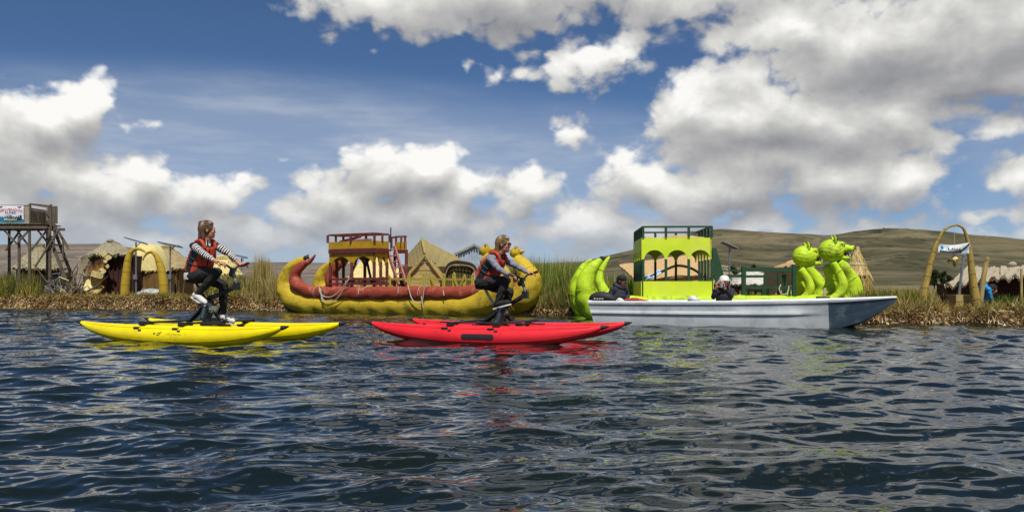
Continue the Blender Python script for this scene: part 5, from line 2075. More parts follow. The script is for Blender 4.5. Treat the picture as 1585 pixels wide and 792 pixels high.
# ---- the lookout tower with a banner ----
D = 28.6
tw = thing('lookout_tower', 'wooden lookout tower on thin posts with a banner on its boarded platform', 'tower', ground_at(44, D), 0)
fz, ptop = at(0, 351, D).z, at(0, 319, D).z
xR, xL = at(46, 0, D).x, at(-62, 0, D).x
dpt = 1.05
for x, y, lean, top in ((xR - .42, D + .1, .0, fz - .3), (xR - .02, D + .02, .02, fz), (xR + .55, D + .25, 0, fz), (xR + .02, D + dpt, 0, fz), (xL + .1, D + .05, -.05, fz), (xL + .1, D + dpt, 0, fz), (xL + 1.05, D + dpt, 0, fz)):
    b = MB()
    g0 = gz(x, y) - .1
    b.tube([V((x + lean, y, g0)), V((x + lean * .5, y, (g0 + top) / 2)), V((x, y, top))], [.055, .05, .045], 8, step=.3)
    b.build('post', M_oldwood, tw)
for z, y in ((fz - .02, D - .04), (fz - .02, D + dpt), (fz + .07, D + .5)):
    beam(V((xL - .1, y, z)), V((xR + .62, y, z)), .08, .09, 'floor_beam', M_oldwood, tw)
for x in np.arange(xL, xR + .5, .27):
    beam(V((x, D - .1, fz + .10)), V((x, D + dpt + .1, fz + .10)), .24, .035, 'floor_board', M_oldwood, tw)
# raking braces under the floor
for x0, x1, z1, y in ((xR - .42, xR - .95, .55, D), (xR - .42, xR + .05, .5, D), (xR + .0, xR - .55, .72, D + .1), (xR + .02, xR + .62, .75, D + .05), (xR + .55, xR + .05, .6, D + .3), (xR + .1, xR + .95, 1.3, D + .15), (xL + .1, xL + .7, .6, D), (xR - 1.0, xR - .45, .75, D + .3)):
    beam(V((x0, y, fz - .05 - z1)), V((x1, y, fz - .03)), .05, .05, 'brace', M_oldwood, tw)
# boarded sides
n = 9
for i in range(n):
    x0, x1 = xL + (xR - xL) * i / n, xL + (xR - xL) * (i + 1) / n
    b = MB()
    b.box(((x0 + x1) / 2, D - .02 + .006 * (i % 2), (fz + .13 + ptop) / 2), (x1 - x0 - .012, .03, ptop - fz - .13 - .01 * (i % 3)))
    b.build('wall_board', M_platewall, tw)
for i in range(5):
    y0 = D + .03 + i * .21
    b = MB()
    b.box((xR + .02 + i * .006, y0 + .1, (fz + .13 + ptop) / 2 - .03), (.03, .198, ptop - fz - .18))
    b.build('wall_board', M_plateshade, tw)
for i in range(4):
    b = MB()
    b.box((xR + .30 + .004 * (i % 2), D + dpt + .05 - .17 * i, fz + .50 - .02 * i), (.03, .16, .62))
    b.build('wall_board', M_platewall, tw)
p0 = V((xR + .02, D, 0))
for (a, c) in (((0, 0), (0, 0)),):
    for x, y in ((xR + .01, D), (xR + .56, D + .3), (xR + .03, D + dpt)):
        post(V((x, y, 0)), fz, at(0, 315, D).z, .06, 'rail_post', M_oldwood, tw)
zt_ = at(0, 315.5, D).z
beam(V((xR, D, zt_)), V((xR + .57, D + .3, zt_ - .05)), .06, .05, 'hand_rail', M_oldwood, tw)
beam(V((xR, D, zt_ - .20)), V((xR + .57, D + .3, zt_ - .26)), .05, .04, 'hand_rail', M_oldwood, tw)
beam(V((xR, D + .03, zt_)), V((xR + .03, D + dpt, zt_)), .05, .05, 'hand_rail', M_oldwood, tw)
beam(V((xL, D + .03, ptop + .02)), V((xR, D + .03, ptop + .02)), .05, .04, 'hand_rail', M_oldwood, tw)
# steep steps down the far side
sa, sb_ = at(69, 347, D + .35), at(112, 440, D + .35)
sb_.z = gz(sb_.x, sb_.y)
for dy in (0, .5):
    beam(sa + V((0, dy, 0)), sb_ + V((0, dy, 0)), .05, .10, 'stair_stringer', M_oldwood, tw)
for k in range(9):
    f = (k + .5) / 9
    p = sa.lerp(sb_, f)
    beam(p, p + V((0, .5, 0)), .16, .035, 'stair_step', M_oldwood, tw)
for dy, y0 in ((0, 331), (.5, 327)):
    a, c = at(72, y0, D + .35 + dy), at(106, y0 + 55, D + .35 + dy)
    beam(a, c, .04, .04, 'hand_rail', M_oldwood, tw)
    for f in (.35, .75):
        p = a.lerp(c, f)
        beam(p, p - Z * .62, .04, .04, 'rail_post', M_oldwood, tw)

# banner: printed sheet with letters
M_print = mat('banner_sheet', srgb('e6e0e2'), .55, srgb('d6d4dc'), 5, bump=.1)
M_bblue = mat('print_blue', srgb('2f8fb8'), .55, srgb('1d5f86'), 7, bump=0)
M_bdark = mat('print_dark', srgb('1c2f3c'), .6, bump=0)
M_bpink = mat('print_pink', srgb('c9607a'), .6, bump=0)
M_bgreen = mat('print_green', srgb('3d7a66'), .6, bump=0)
M_bwhite = mat('print_white', srgb('f0f2f0'), .6, bump=0)


def letters(text, size, m, parent, fn, name='lettering', bold=.012):
    """text as thin raised shapes, mapped by fn(x, y) -> point"""
    cu = bpy.data.curves.new('text', 'FONT')
    cu.body = text
    cu.size = size
    cu.align_x = 'CENTER'
    cu.offset = bold * size
    cu.resolution_u = 2
    o = bpy.data.objects.new('text', cu)
    COL.objects.link(o)
    dg = bpy.context.evaluated_depsgraph_get()
    me = bpy.data.meshes.new_from_object(o.evaluated_get(dg))
    bpy.data.objects.remove(o)
    inv = MW[parent].inverted()
    for v in me.vertices:
        v.co = inv @ fn(v.co.x, v.co.y)
    me.materials.clear()
    me.materials.append(m)
    me.name = name
    r = put(name, me, parent)
    r['kind'] = 'stuff'
    return r


bn = thing('banner', 'white, pink and blue printed banner hung on the front of the lookout tower', 'banner', at(14, 332, D - .06))
bl, br_, bt, bb = at(-4, 0, D - .07).x, at(37, 0, D - .07).x, at(0, 318.5, D).z, at(0, 345, D).z
by = D - .075
wav = lambda x, z: .012 * math.sin(x * 7) + .008 * math.sin(z * 9)
Q = lambda x, z, k=0: V((x, by + wav(x, z) - k, z))


def flat_patch(parent, name, m, outline, k, nx=10, nz=4):
    """outline: function u -> (x, z_low, z_high) sampled"""
    vs, fs = [], []
    for j in range(nz + 1):
        for i in range(nx + 1):
            x, z0, z1 = outline(i / nx)
            vs.append(Q(x, z0 + (z1 - z0) * j / nz, k))
    for j in range(nz):
        for i in range(nx):
            a = j * (nx + 1) + i
            fs.append((a, a + 1, a + nx + 2, a + nx + 1))
    b = MB()
    b.add(vs, fs)
    return b.build(name, m, parent)


Wb, Hb = br_ - bl, bt - bb
b = MB()
b.sheet(Q(bl, bt), Q(br_, bt), Q(br_, bb), Q(bl, bb), 20, 8, lambda u, v: (wav(bl + u * Wb, bt - v * Hb), V((0, 0, 0))), .004)
b.build('sheet', M_print, bn)
flat_patch(bn, 'water_print', M_bblue, lambda u: (bl + Wb * u, bb + .005, bb + Hb * (.34 - .16 * u + .05 * math.sin(u * 9))), .006)
flat_patch(bn, 'band_print', M_bgreen, lambda u: (bl + Wb * (.22 + .60 * u), bb + Hb * .03, bb + Hb * .12), .009)
flat_patch(bn, 'band_print', M_bdark, lambda u: (bl + Wb * (.30 + .62 * u), bb + Hb * .13, bb + Hb * (.40 + .05 * math.sin(u * 8))), .009)
cxb = (bl + br_) / 2
for txt, z, s, m, arc in (('BIENVENIDOS', .69, .135, M_bpink, .16), ('ALDEA', .535, .125, M_bgreen, 0), ('KANTAWI', .325, .14, M_bwhite, 0), ('MALLKU', .15, .115, M_bwhite, 0)):
    letters(txt, s, m, bn, lambda x, y, z=z, arc=arc: Q(cxb + x * .95, bb + Hb * z + y * .9 - arc * (x / .6) ** 2 * .6, .014))
for x0 in (.13, .84):
    b = MB()
    b.tube([Q(bl + Wb * (x0 - .08), bb + Hb * .95, .01), Q(bl + Wb * x0, bb + Hb * .90, .01), Q(bl + Wb * (x0 + .09), bb + Hb * .96, .01)], [.006, .022, .006], 6)
    b.build('bird_print', M_bdark, bn)

# ---- sticks, a leaning cycle ----
bp_ = thing('branch_heap', 'heap of bare grey branches and split canes beside the tower steps', 'branches', ground_at(112, 28.9))
rb = random.Random(4)
for i in range(46):
    px0 = rb.uniform(82, 150)
    D_ = rb.uniform(28.5, 29.8)
    a = ground_at(px0, D_, .0)
    L = rb.uniform(.6, 1.5) if px0 < 125 else rb.uniform(.4, .9)
    d = V((rb.gauss(-.1, .55), rb.gauss(0, .3), abs(rb.gauss(.75, .3)))).normalized()
    k = V((rb.gauss(0, .12), rb.gauss(0, .1), rb.gauss(0, .06)))
    b = MB()
    r = rb.uniform(.014, .036)
    b.tube([a, a + d * L * .5 + k, a + d * L + k * .5], [r, r * .8, r * .35], 6, step=.15)
    b.build('branch', M_stick if rb.random() < .7 else M_oldwood, bp_)
for i in range(7):
    a = ground_at(rb.uniform(84, 150), rb.uniform(28.8, 29.6), .1)
    b = MB()
    q = Matrix.Rotation(rb.uniform(-1, 1), 3, 'X') @ Matrix.Rotation(rb.uniform(-.8, .8), 3, 'Y')
    b.box(a + Z * rb.uniform(.1, .6), (.34, .03, .42), q)
    b.build('reed_slab', M_cream if i % 2 else M_thatch_y, bp_)

cy = thing('bicycle', 'old bicycle leaning among the branches under the lookout tower', 'bicycle', ground_at(84, 28.3))
c0 = at(76, 447.5, 28.3)
c1 = at(95, 446.5, 28.35)
for c in (c0, c1):
    b = MB()
    pts = [c + V((math.cos(a) * .23, .03 * math.sin(a), math.sin(a) * .23)) for a in np.linspace(0, 2 * math.pi, 25)]
    b.tube(pts, .018, 6, cap=False)
    w_ = b.build('wheel', M_rubber, cy)
    b = MB()
    for k in range(10):
        a = k * math.pi / 5
        b.tube([c, c + V((math.cos(a) * .22, .03 * math.sin(a), math.sin(a) * .22))], .003, 4)
    x_ = b.build('spoke', M_frame, w_)
    x_['kind'] = 'stuff'
bbk = (c0 + c1) / 2 + Z * -.02
sd, hd = c0.lerp(c1, .30) + Z * .33, c1 + V((-.09, 0, .36))
for a, c in ((c0, bbk), (c0, sd), (sd, bbk), (bbk, hd - Z * .08), (sd - Z * .04, hd), (hd + Z * .06, c1)):
    b = MB()
    b.tube([a, c], .014, 6)
    b.build('frame_tube', M_frame, cy)
b = MB()
hh = hd + Z * .10
b.tube([hh + V((-.16, -.12, .02)), hh + V((-.04, -.05, .05)), hh + V((.04, .05, .05)), hh + V((-.1, .18, .02))], .013, 6, step=.04)
b.build('handlebar', M_frame, cy)
b = MB()
b.tube([sd + Z * .05 - V((.1, 0, 0)), sd + Z * .06, sd + Z * .05 + V((.1, 0, 0))], [.05, .045, .02], 8, flat=(Z, .5))
b.build('saddle', M_rubber, cy)

# ---- huts, west end ----
hip_hut('grey thatched reed hut standing behind the posts of the lookout tower', ground_at(61, 33.0), 1.15, 1.1, 1.12, 2.02, rad(6), M_thatch, M_dkshade, .12, .18)  # walls coloured near black, the shadow on them is painted in
D = 30.2
h2 = thing('reed_hut', 'half collapsed reed hut with ragged cream patches and a dark maroon wall', 'hut', ground_at(170, D), 0, 'reed huts on the island')
c = ground_at(183, D)
b = MB()
b.box(V((at(184, 0, D).x, D + .45, 1.08)), (1.05, .9, 1.50))
b.build('wall', M_wallred, h2)
for i in range(7):
    p = V((at(163 + i * 6.6, 0, D).x, D - .03, 0))
    post(p, .35, 1.80, .035, 'wall_cane', M_wallred, h2)
ap = at(171, 373, D + .5)
L0, Rr = at(136, 392, D + .3), at(206, 389, D - .2)
Fr, Fl = at(206, 393, D - .25), at(160, 396, D - .35)
thatch_face(h2, ap - V((.16, 0, 0)), ap + V((.16, 0, 0)), at(208, 393, D - .25), at(140, 393, D - .4), M_thatch, sag=-.03, fr=70)
thatch_face(h2, ap, ap + V((.02, .05, 0)), at(210, 391, D + 1.3), at(207, 393, D - .25), M_thatch, fr=40)
thatch_face(h2, ap + V((0, .1, 0)), ap - V((.1, 0, 0)), at(141, 393, D - .4), at(124, 398, D + .7), M_thatch, sag=-.02, fr=50)
b = MB()
b.ball(ap + Z * .0, (.14, .12, .08), 10, 6)
b.build('roof_cap', M_thatch, h2)
# slumped reed mats on the near side
for (a, b2, c2, d2, m) in ((at(140, 392, D - .1), at(160, 391, D - .35), at(164, 418, D - .5), at(128, 418, D - .2), M_wallreed), (at(127, 398, D), at(141, 394, D - .1), at(134, 425, D - .3), at(118, 424, D), M_thatch),
                           (at(150, 408, D - .45), at(166, 404, D - .5), at(152, 424, D - .6), at(130, 422, D - .5), M_brownreed)):
    thatch_face(h2, a, b2, c2, d2, m, .05, 12, 8, .04, 'fallen_mat', 24)
for (px, py, w, h) in ((160, 393, .17, .14), (167, 398, .20, .16), (163, 404, .13, .09), (158, 419, .20, .16), (156, 428, .15, .12), (166, 412, .10, .10)):
    b = MB()
    cc = at(px, py, D - .55)
    ol = [cc + V((w * math.cos(a) * rb.uniform(.7, 1.15), -.02 * math.cos(a), h * math.sin(a) * rb.uniform(.7, 1.15))) for a in np.linspace(0, 2 * math.pi, 11)[:-1]]
    b.slab([cc + (p_ - cc) * .72 for p_ in ol], .035, nrm=V((.1, -1, .15)).normalized())
    b.build('torn_mat', M_cream, h2)
b = MB()
b.box(V((at(150, 0, D).x, D + .1, .75)), (.75, .7, .7))
b.build('wall', M_wallreed, h2)
# cream-roofed round hut
D = 31.0
h3 = thing('reed_hut', 'reed hut with a smooth cream roof seen between the two golden horns', 'hut', ground_at(230, D), 0, 'reed huts on the island')
hut_walls(h3, ground_at(229, D + .6), 1.5, 1.2, .82, 0, M_mudwall)
ctr = V((at(226, 0, D + .5).x, D + .6, 0))
zE, zT = at(0, 419, D).z, at(0, 377, D + .5).z
prof = [(0, 1.0), (.30, .99), (.58, .90), (.80, .66), (.94, .32), (1.02, .02)]
b = MB()
rings = []
for q, zf in prof[1:]:
    rings.append([ctr + V((math.cos(t) * .80 * q * (1 + .04 * math.sin(5 * t)), math.sin(t) * .78 * q, zE + (zT - zE) * zf + .02 * math.sin(7 * t))) for t in np.linspace(0, 2 * math.pi, 33)[:-1]])
b.loft(rings)
b.build('roof', M_cream, h3)
fringe('straw_fringe', h3, [(rings[-1][i], rings[-1][i + 1]) for i in range(16, 31)], 9, .12, B_cream)
b = MB()
q = at(205, 392, D - .2)
b.tube([q + V((.12 * math.cos(a), 0, .12 * math.sin(a))) for a in np.linspace(0, 6.28, 15)], .02, 6, cap=False)
b.build('woven_ring', M_stick, h3)
hip_hut('straw-roofed reed hut between the second solar panel and the rider in stripes', ground_at(258, 33.2), 1.55, 1.3, 1.10, 1.92, rad(-6), M_thatch_t, M_mudwall, .2, .2)
hip_hut('small pale reed hut just behind the handlebar of the yellow water bike', ground_at(346, 29.5), .80, .8, .85, 1.42, rad(-14), M_cream, M_cream, .55, .10, 30, B_cream)

# ---- the two golden horns ----
for rows, lb in (([(193, 461, .17), (194, 440, .165), (196, 420, .15), (198, 403, .13), (202, 391, .10), (208, 386, .075), (215, 385, .055), (222, 388, .04), (228, 393, .02)], 'golden reed horn curving over from the side of the ragged maroon hut'),
                 ([(254, 461, .18), (253, 440, .175), (250, 420, .155), (246, 405, .125), (241, 395, .09), (235, 390, .065), (229, 391, .05), (224, 396, .035), (221, 403, .02)], 'golden reed horn with a curled-down tip on the side nearer the rider')):
    D = 28.35
    hn = thing('reed_horn', lb, 'horn arch', at(rows[0][0], 456, D), 0, 'golden reed horns forming an arch')
    b = MB()
    b.tube([at(x, y, D) for x, y, r in rows], [r * .88 for *_, r in rows], 16, step=.06, pinch=(.22, .03))
    b.build('horn', M_horn, hn, sharp=80)
    for (x, y, r) in rows[1:6]:
        b = MB()
        c = at(x, y, D)
        b.tube([c + V((math.cos(a) * (r * .88 + .002), math.sin(a) * (r * .88 + .002), 0)) for a in np.linspace(0, 6.28, 17)], .008, 5, cap=False)
        b.build('lashing', M_horn, hn)


# ---- solar panels ----
def solar(px, py, D, w, tilt, label, py1=None, yaw=0.):
    top = at(px, py + 3, D)
    g_ = ground_at(px, D)
    t = thing('solar_panel', label, 'solar panel', g_, 0, 'solar panels on poles')
    b = MB()
    b.tube([V((top.x, D, g_.z)), top], [.030, .026], 8)
    b.build('pole', M_frame, t)
    R3 = Matrix.Rotation(yaw, 3, 'Z') @ Matrix.Rotation(tilt, 3, 'Y') @ Matrix.Rotation(rad(-6), 3, 'X')
    b = MB()
    b.box(top + Z * .05, (w, w * .62, .035), R3)
    p = b.build('panel_frame', M_frame, t)
    for i in range(4):
        for j in range(2):
            b = MB()
            b.box(top + Z * .05 + R3 @ V((-w / 2 + w * (i + .5) / 4, (j - .5) * w * .29, .020)), (w / 4 - .02, w * .27, .006), R3)
            b.build('cell', M_solar, p)
    b = MB()
    b.bar(top - Z * .16, top + R3 @ V((w * .22, 0, .03)), .02)
    b.build('strut', M_frame, t)
    b = MB()
    b.box(V((top.x, D - .05, g_.z + .75)), (.12, .07, .16))
    b.build('junction_box', M_frame, t)
    return t


solar(210.5, 372, 29.4, .70, rad(16), 'solar panel on a pole between the two golden horns')
solar(263.5, 378, 29.4, .74, rad(11), 'solar panel on a pole beside the horn nearer the rider in stripes')
solar(374, 396, 31.5, .40, rad(12), 'small solar panel showing past the arm of the rider in stripes')
solar(1129, 379, 25.5, .50, rad(24), 'steeply tilted solar panel in front of the dry hills, past the green cabin')

# ---- small things by the horns ----
tp_ = thing('tarp_bundle', 'lumpy silver tarpaulin bundle lying on the ground between the golden horns', 'bundle', ground_at(235, 28.9))
b = MB()
g_ = ground_at(236, 28.9)
for dx, dz, r in ((-.36, .12, (.22, .2, .12)), (-.05, .16, (.36, .28, .17)), (.25, .15, (.30, .25, .16)), (.46, .08, (.16, .16, .10)), (-.5, .10, (.12, .1, .06))):
    b.ball(g_ + V((dx, 0, dz)), r, 16, 10)
fused('tarp', b, M_tarp, tp_, .03, 3)
for i in range(3):
    b = MB()
    c = g_ + V((-.3 + i * .3, 0, .14))
    b.tube([c + V((.02 * math.sin(a), math.cos(a) * .27, math.sin(a) * .19)) for a in np.linspace(0, 6.28, 17)], .008, 5, cap=False)
    b.build('tie', M_rope, tp_)
for px, y0, D, lb in ((203, 431, 28.7, 'short stout stake standing inside the horn by the maroon hut'), (283, 428, 28.6, 'thin grey stake leaning near the rider in stripes')):
    p = ground_at(px, D)
    b = MB()
    tp2 = at(px + (3 if px > 250 else 0), y0, D)
    b.tube([p, tp2], [.05, .045] if px < 250 else [.022, .018], 8)
    tag(b.build('stake', M_oldwood), lb, 'stake')

# ---- standing sheaf of reeds ----
D = 26.4
sh = thing('reed_sheaf', 'tall pale sheaf of cut reeds standing between the rider in stripes and the yellow boat', 'reed sheaf', ground_at(407, D))
for k, (px, top, n) in enumerate(((404, 390, 340), (412, 398, 220), (397, 405, 160))):
    p = ground_at(px, D)
    hgt = at(px, top, D).z - p.z
    N = n
    pos = np.stack([p.x + nrg.normal(0, .10, N), D + nrg.normal(0, .09, N), np.full(N, p.z)], -1)
    dirs = np.stack([nrg.normal(0, .045, N), nrg.normal(0, .045, N), np.ones(N)], -1)
    blades('reed_stalk', pos, dirs, hgt * nrg.uniform(.55, 1.05, N), nrg.uniform(.008, .016, N), hgt * nrg.uniform(0, .04, N), B_dry, None, sh)
b = MB()
p = ground_at(406, D)
b.tube([p + V((math.cos(a) * .22, math.sin(a) * .17, .55)) for a in np.linspace(0, 6.28, 21)], .022, 6, cap=False)
b.build('tie', M_stick, sh)

# ---- huts behind the yellow boat ----
D = 24.3
h5 = thing('reed_hut', 'tent-like reed hut with a steep ribbed roof and planked gable behind the yellow boat', 'hut', ground_at(657, D), 0, 'reed huts on the island')
A_, B_ = at(653, 369, D + .7), at(658, 394, D - .6)
thatch_face(h5, at(627, 398, D + 1.6), A_, B_, at(634, 422, D - .5), M_thatch_o, .07, 20, 10, .02, 'roof_slope', 40, lay=smooth_layer)
thatch_face(h5, A_, at(716, 402, D + 1.6), at(693, 428, D), B_ + V((.02, 0, 0)), M_thatch_o, .07, 26, 12, .02, 'roof_slope', 40, lay=smooth_layer)
thatch_face(h5, B_, B_ + V((.03, .0, 0)), at(690, 429, D - .5), at(682, 430, D - .6), M_thatch_o, .06, 6, 10, .0, 'gable_edge', 10, lay=smooth_layer)
for a, c in ((B_ - V((0, .05, .02)), at(634, 424, D - .65)), (B_ - V((0, .05, .02)), at(684, 431, D - .65)), (A_ + Z * .02, B_ + Z * .03)):
    b = MB()
    b.tube([a, a.lerp(c, .5) - Z * .01, c], [.035, .04, .035], 8, step=.1)
    b.build('edge_roll', M_thatch_y, h5)
nb = 9
zt0, zb0 = at(657, 399, D - .6).z, at(657, 457, D - .45).z
xa = at(657, 0, D - .45).x
hw = (at(683, 0, D).x - at(634, 0, D).x) / 2
for i in range(nb):
    z0, z1 = zb0 + (zt0 - zb0) * i / nb, zb0 + (zt0 - zb0) * (i + 1) / nb
    eav = at(0, 425, D).z
    wd_ = lambda z: hw if z < eav else hw * max(.02, (zt0 - z) / (zt0 - eav))
    b = MB()
    y = D - .60 + .012 * (i % 2)
    b.slab([V((xa - wd_(z0), y, z0 + .006)), V((xa + wd_(z0), y, z0 + .006)), V((xa + wd_(z1), y, z1)), V((xa - wd_(z1), y, z1))], .03, nrm=V((0, -1, 0)))
    b.build('plank', M_plank, h5)
b = MB()
b.box(V((xa, D + .5, .85)), (1.5, 1.5, .9))
b.build('wall', M_wallreed, h5)
# low shelter beside it
D = 23.6
h6 = thing('reed_shelter', 'low dark reed shelter with a bowed awning beside the planked gable', 'shelter', ground_at(712, D))
b = MB()
x0, x1 = at(690, 0, D).x, at(733, 0, D).x
b.box(V(((x0 + x1) / 2, D + .4, (.3 + at(0, 411, D).z) / 2)), (x1 - x0 - .05, .7, at(0, 411, D).z - .3))
b.build('wall', M_wallreed, h6)
for i in range(16):
    x = x0 + .03 + (x1 - x0 - .06) * i / 15
    b = MB()
    b.tube([V((x, D + .02, .3)), V((x + .008 * math.sin(i * 3), D + .0, at(0, 411 + 3 * abs(i - 8) / 8, D).z))], [.022, .020], 6)
    b.build('cane', mat('olive_cane', srgb('6f6a3a'), .8, srgb('45401f'), 8, (1, 6, 1), bump=.4) if i == 0 else bpy.data.materials['olive_cane'], h6)
for dz, m, r, dy in ((0, M_dkshade, .055, -.06), (-.06, M_thatch, .018, -.12)):
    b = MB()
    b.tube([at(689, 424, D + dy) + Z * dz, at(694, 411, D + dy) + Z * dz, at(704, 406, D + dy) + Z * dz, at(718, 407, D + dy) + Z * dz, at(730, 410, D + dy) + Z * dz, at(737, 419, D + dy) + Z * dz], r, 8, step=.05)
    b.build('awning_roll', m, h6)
# shed with sheet walls
D = 26.6
s7 = thing('shed', 'shed gable of pale corrugated sheets with a cream edge, behind the grey-sleeved rider', 'shed', ground_at(735, D))
el_, er_, pk = at(704, 394, D), at(764, 395, D), at(734, 380, D)
nS = 15
for i in range(nS):
    f0, f1 = i / nS, (i + 1) / nS
    zt_ = lambda f: el_.z + (pk.z - el_.z) * (1 - abs(f - .5) * 2)
    xx = lambda f: el_.x + (er_.x - el_.x) * f
    b = MB()
    b.slab([V((xx(f0) + .012, D + .015 * (i % 2), .25)), V((xx(f1) - .006, D + .015 * (i % 2), .25)), V((xx(f1) - .006, D + .015 * (i % 2), zt_(f1) - .02)), V((xx(f0) + .012, D + .015 * (i % 2), zt_(f0) - .02))], .03, nrm=V((0, -1, 0)))
    b.build('wall_sheet', M_corr, s7)
for a, c in ((el_, pk), (pk, er_)):
    d = (c - a).normalized() * .06
    beam(a - d * (a == el_) + V((0, -.04, .02)), c + d * (c == er_) + V((0, -.04, .02)), .10, .07, 'roof_edge', M_trim, s7)
    b = MB()
    b.slab([a + V((0, -.1, .06)), c + V((0, -.1, .06)), c + V((0, 2.2, .06)), a + V((0, 2.2, .06))], .04)
    b.build('roof_sheet', M_corr, s7)
b = MB()
b.box(V(((el_.x + er_.x) / 2, D + 1.15, .9)), (er_.x - el_.x - .05, 2.0, 1.1))
b.build('wall', M_corr, s7)
# pale reed hut behind the cabin of the yellow boat
hip_hut('pale reed hut glimpsed through the arches of the red and mustard cabin', ground_at(584, 26.8), 1.4, 1.2, .75, 1.55, rad(5), M_cream, M_cream, .4, .16, 40, B_cream)
# ---- huts behind the green boat ----
D = 22.6
h8 = thing('reed_hut', 'wide tan reed hut with banded slabs seen through the green arcade', 'hut', ground_at(1035, D), 0, 'reed huts on the island')
def band_slope(P0, P1, P2, P3, n, name='slab_band'):
    for i in range(n):
        f0, f1 = i / n, (i + 1) / n - .02
        b = MB()
        b.sheet(P0.lerp(P3, f0) + Z * .03, P1.lerp(P2, f0) + Z * .03, P1.lerp(P2, f1), P0.lerp(P3, f1), 12, 2, lambda u, v: (.012 * math.sin(u * 23 + i), V((0, 0, 0))), .05)
        b.build(name, M_slabtan, h8)
band_slope(at(958, 411, D + 1.5), at(1082, 393, D + 1.5), at(1085, 426, D), at(985, 434, D), 6)
band_slope(at(1082, 393, D + 1.5), at(1108, 402, D + 2.2), at(1112, 432, D + .8), at(1086, 427, D), 5)
for i in range(4):
    z0 = .28 + i * .19
    b = MB()
    b.box(V((at(1040, 0, D).x, D + .12 + .012 * (i % 2), z0 + .08)), (2.0, .06, .16))
    b.build('wall_slab', M_slabtan, h8)
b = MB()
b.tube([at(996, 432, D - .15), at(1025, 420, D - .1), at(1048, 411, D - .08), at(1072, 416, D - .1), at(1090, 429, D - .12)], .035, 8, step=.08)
b.build('eave_roll', M_dkshade, h8)
b = MB()
b.sheet(at(998, 428, D - .1), at(1022, 417, D - .1), at(1024, 423, D - .22), at(1000, 434, D - .22), 8, 3, lambda u, v: (.02 * math.sin(u * 9), V((0, 0, 0))), .02)
tag(b.build('tarp', M_bl_tarp), 'small blue tarpaulin on the eave of the tan hut behind the arcade', 'tarpaulin')
D = 22.8
h9 = thing('reed_hut', 'golden tan reed hut with a folded roof next to the smaller-looking puma head', 'hut', ground_at(1226, D), 0, 'reed huts on the island')
thatch_face(h9, at(1202, 412, D + .2), at(1236, 398, D + .6), at(1240, 404, D - .2), at(1198, 414, D - .4), M_slabtan, .05, 10, 6, .0, 'roof_slope', 0)
thatch_face(h9, at(1236, 398, D + .5), at(1260, 402, D + 1.6), at(1262, 438, D + .6), at(1240, 420, D - .2), M_thatch_y, .06, 12, 8, .02, 'roof_slope', 30)
b = MB()
b.box(V((at(1220, 0, D).x, D + .5, .75)), (.72, .9, 1.0))
b.build('wall', M_slabtan, h9)
# white-roofed hut far behind
hip_hut('distant hut with a pale grey roof seen over the green foredeck rail', ground_at(1162, 33.0), 1.35, 1.1, .62, 1.15, rad(8), mat('pale_sheet_roof', srgb('c4c2ba'), .7, srgb('9d9a90'), 5, bump=.2), M_wallreed, .35, .2, 0)
hip_hut('distant low hut showing between the green stair and the solar panel', ground_at(1118, 33.5), .9, .9, .7, 1.3, rad(8), M_thatch, M_wallreed, .3, .15, 0)

# ---- conical straw stack ----
D = 21.6
cs = thing('straw_cone', 'pointed straw cone hut in two tiers beside the larger puma head', 'straw hut', ground_at(1330, D))
g_ = ground_at(1331, D)
zz = lambda y: at(0, y, D).z
sc = D / F
tiers = (((1327, 386), [(2.5, 386), (4, 390), (7, 397), (12, 410), (19, 426)], 'upper_tier'), ((1330, 424), [(12, 424), (16, 432), (19, 445), (22, 462), (23, 474)], 'lower_tier'))
for (cx_, _), prof, nm in tiers:
    b = MB()
    rings = []
    ctx = at(cx_, 0, D).x
    for r, y in prof:
        rings.append([V((ctx + math.cos(t) * r * sc * (1 + .04 * math.sin(9 * t)), D + math.sin(t) * r * sc, zz(y))) for t in np.linspace(0, 2 * math.pi, 29)[:-1]])
    b.loft(rings)
    o = b.build(nm, M_slabtan if nm[0] == 'u' else M_thatch_y, cs)
    pos, dirs, LL = [], [], []
    for _k in range(700):
        t = rnd.uniform(0, 6.283)
        f = rnd.random() ** .6 * (len(prof) - 1.01)
        i = int(f)
        r = prof[i][0] + (prof[i + 1][0] - prof[i][0]) * (f - i)
        y = prof[i][1] + (prof[i + 1][1] - prof[i][1]) * (f - i)
        pos.append((ctx + math.cos(t) * (r + .5) * sc, D + math.sin(t) * (r + .5) * sc, zz(y)))
        dirs.append((math.cos(t) * .35 + rnd.gauss(0, .06), math.sin(t) * .35 + rnd.gauss(0, .06), -1))
        LL.append(rnd.uniform(.1, .26))
    blades('straw', np.array(pos), np.array(dirs), np.array(LL), np.full(700, .009), np.full(700, .01), B_dry if nm[0] == 'l' else B_cream, None, o)
b = MB()
for i in range(9):
    b.tube([at(1327, 389, D), at(1325 + i * .7, 381 + (i % 3), D)], [.025, .008], 5)
b.build('top_tuft', M_slabtan, cs)['kind'] = 'stuff'
b = MB()
b.tube([V((at(1327, 0, D).x + math.cos(a) * 12.6 * sc, D + math.sin(a) * 12.6 * sc, zz(410))) for a in np.linspace(0, 6.28, 25)], .015, 5, cap=False)
b.build('binding', M_tie, cs)

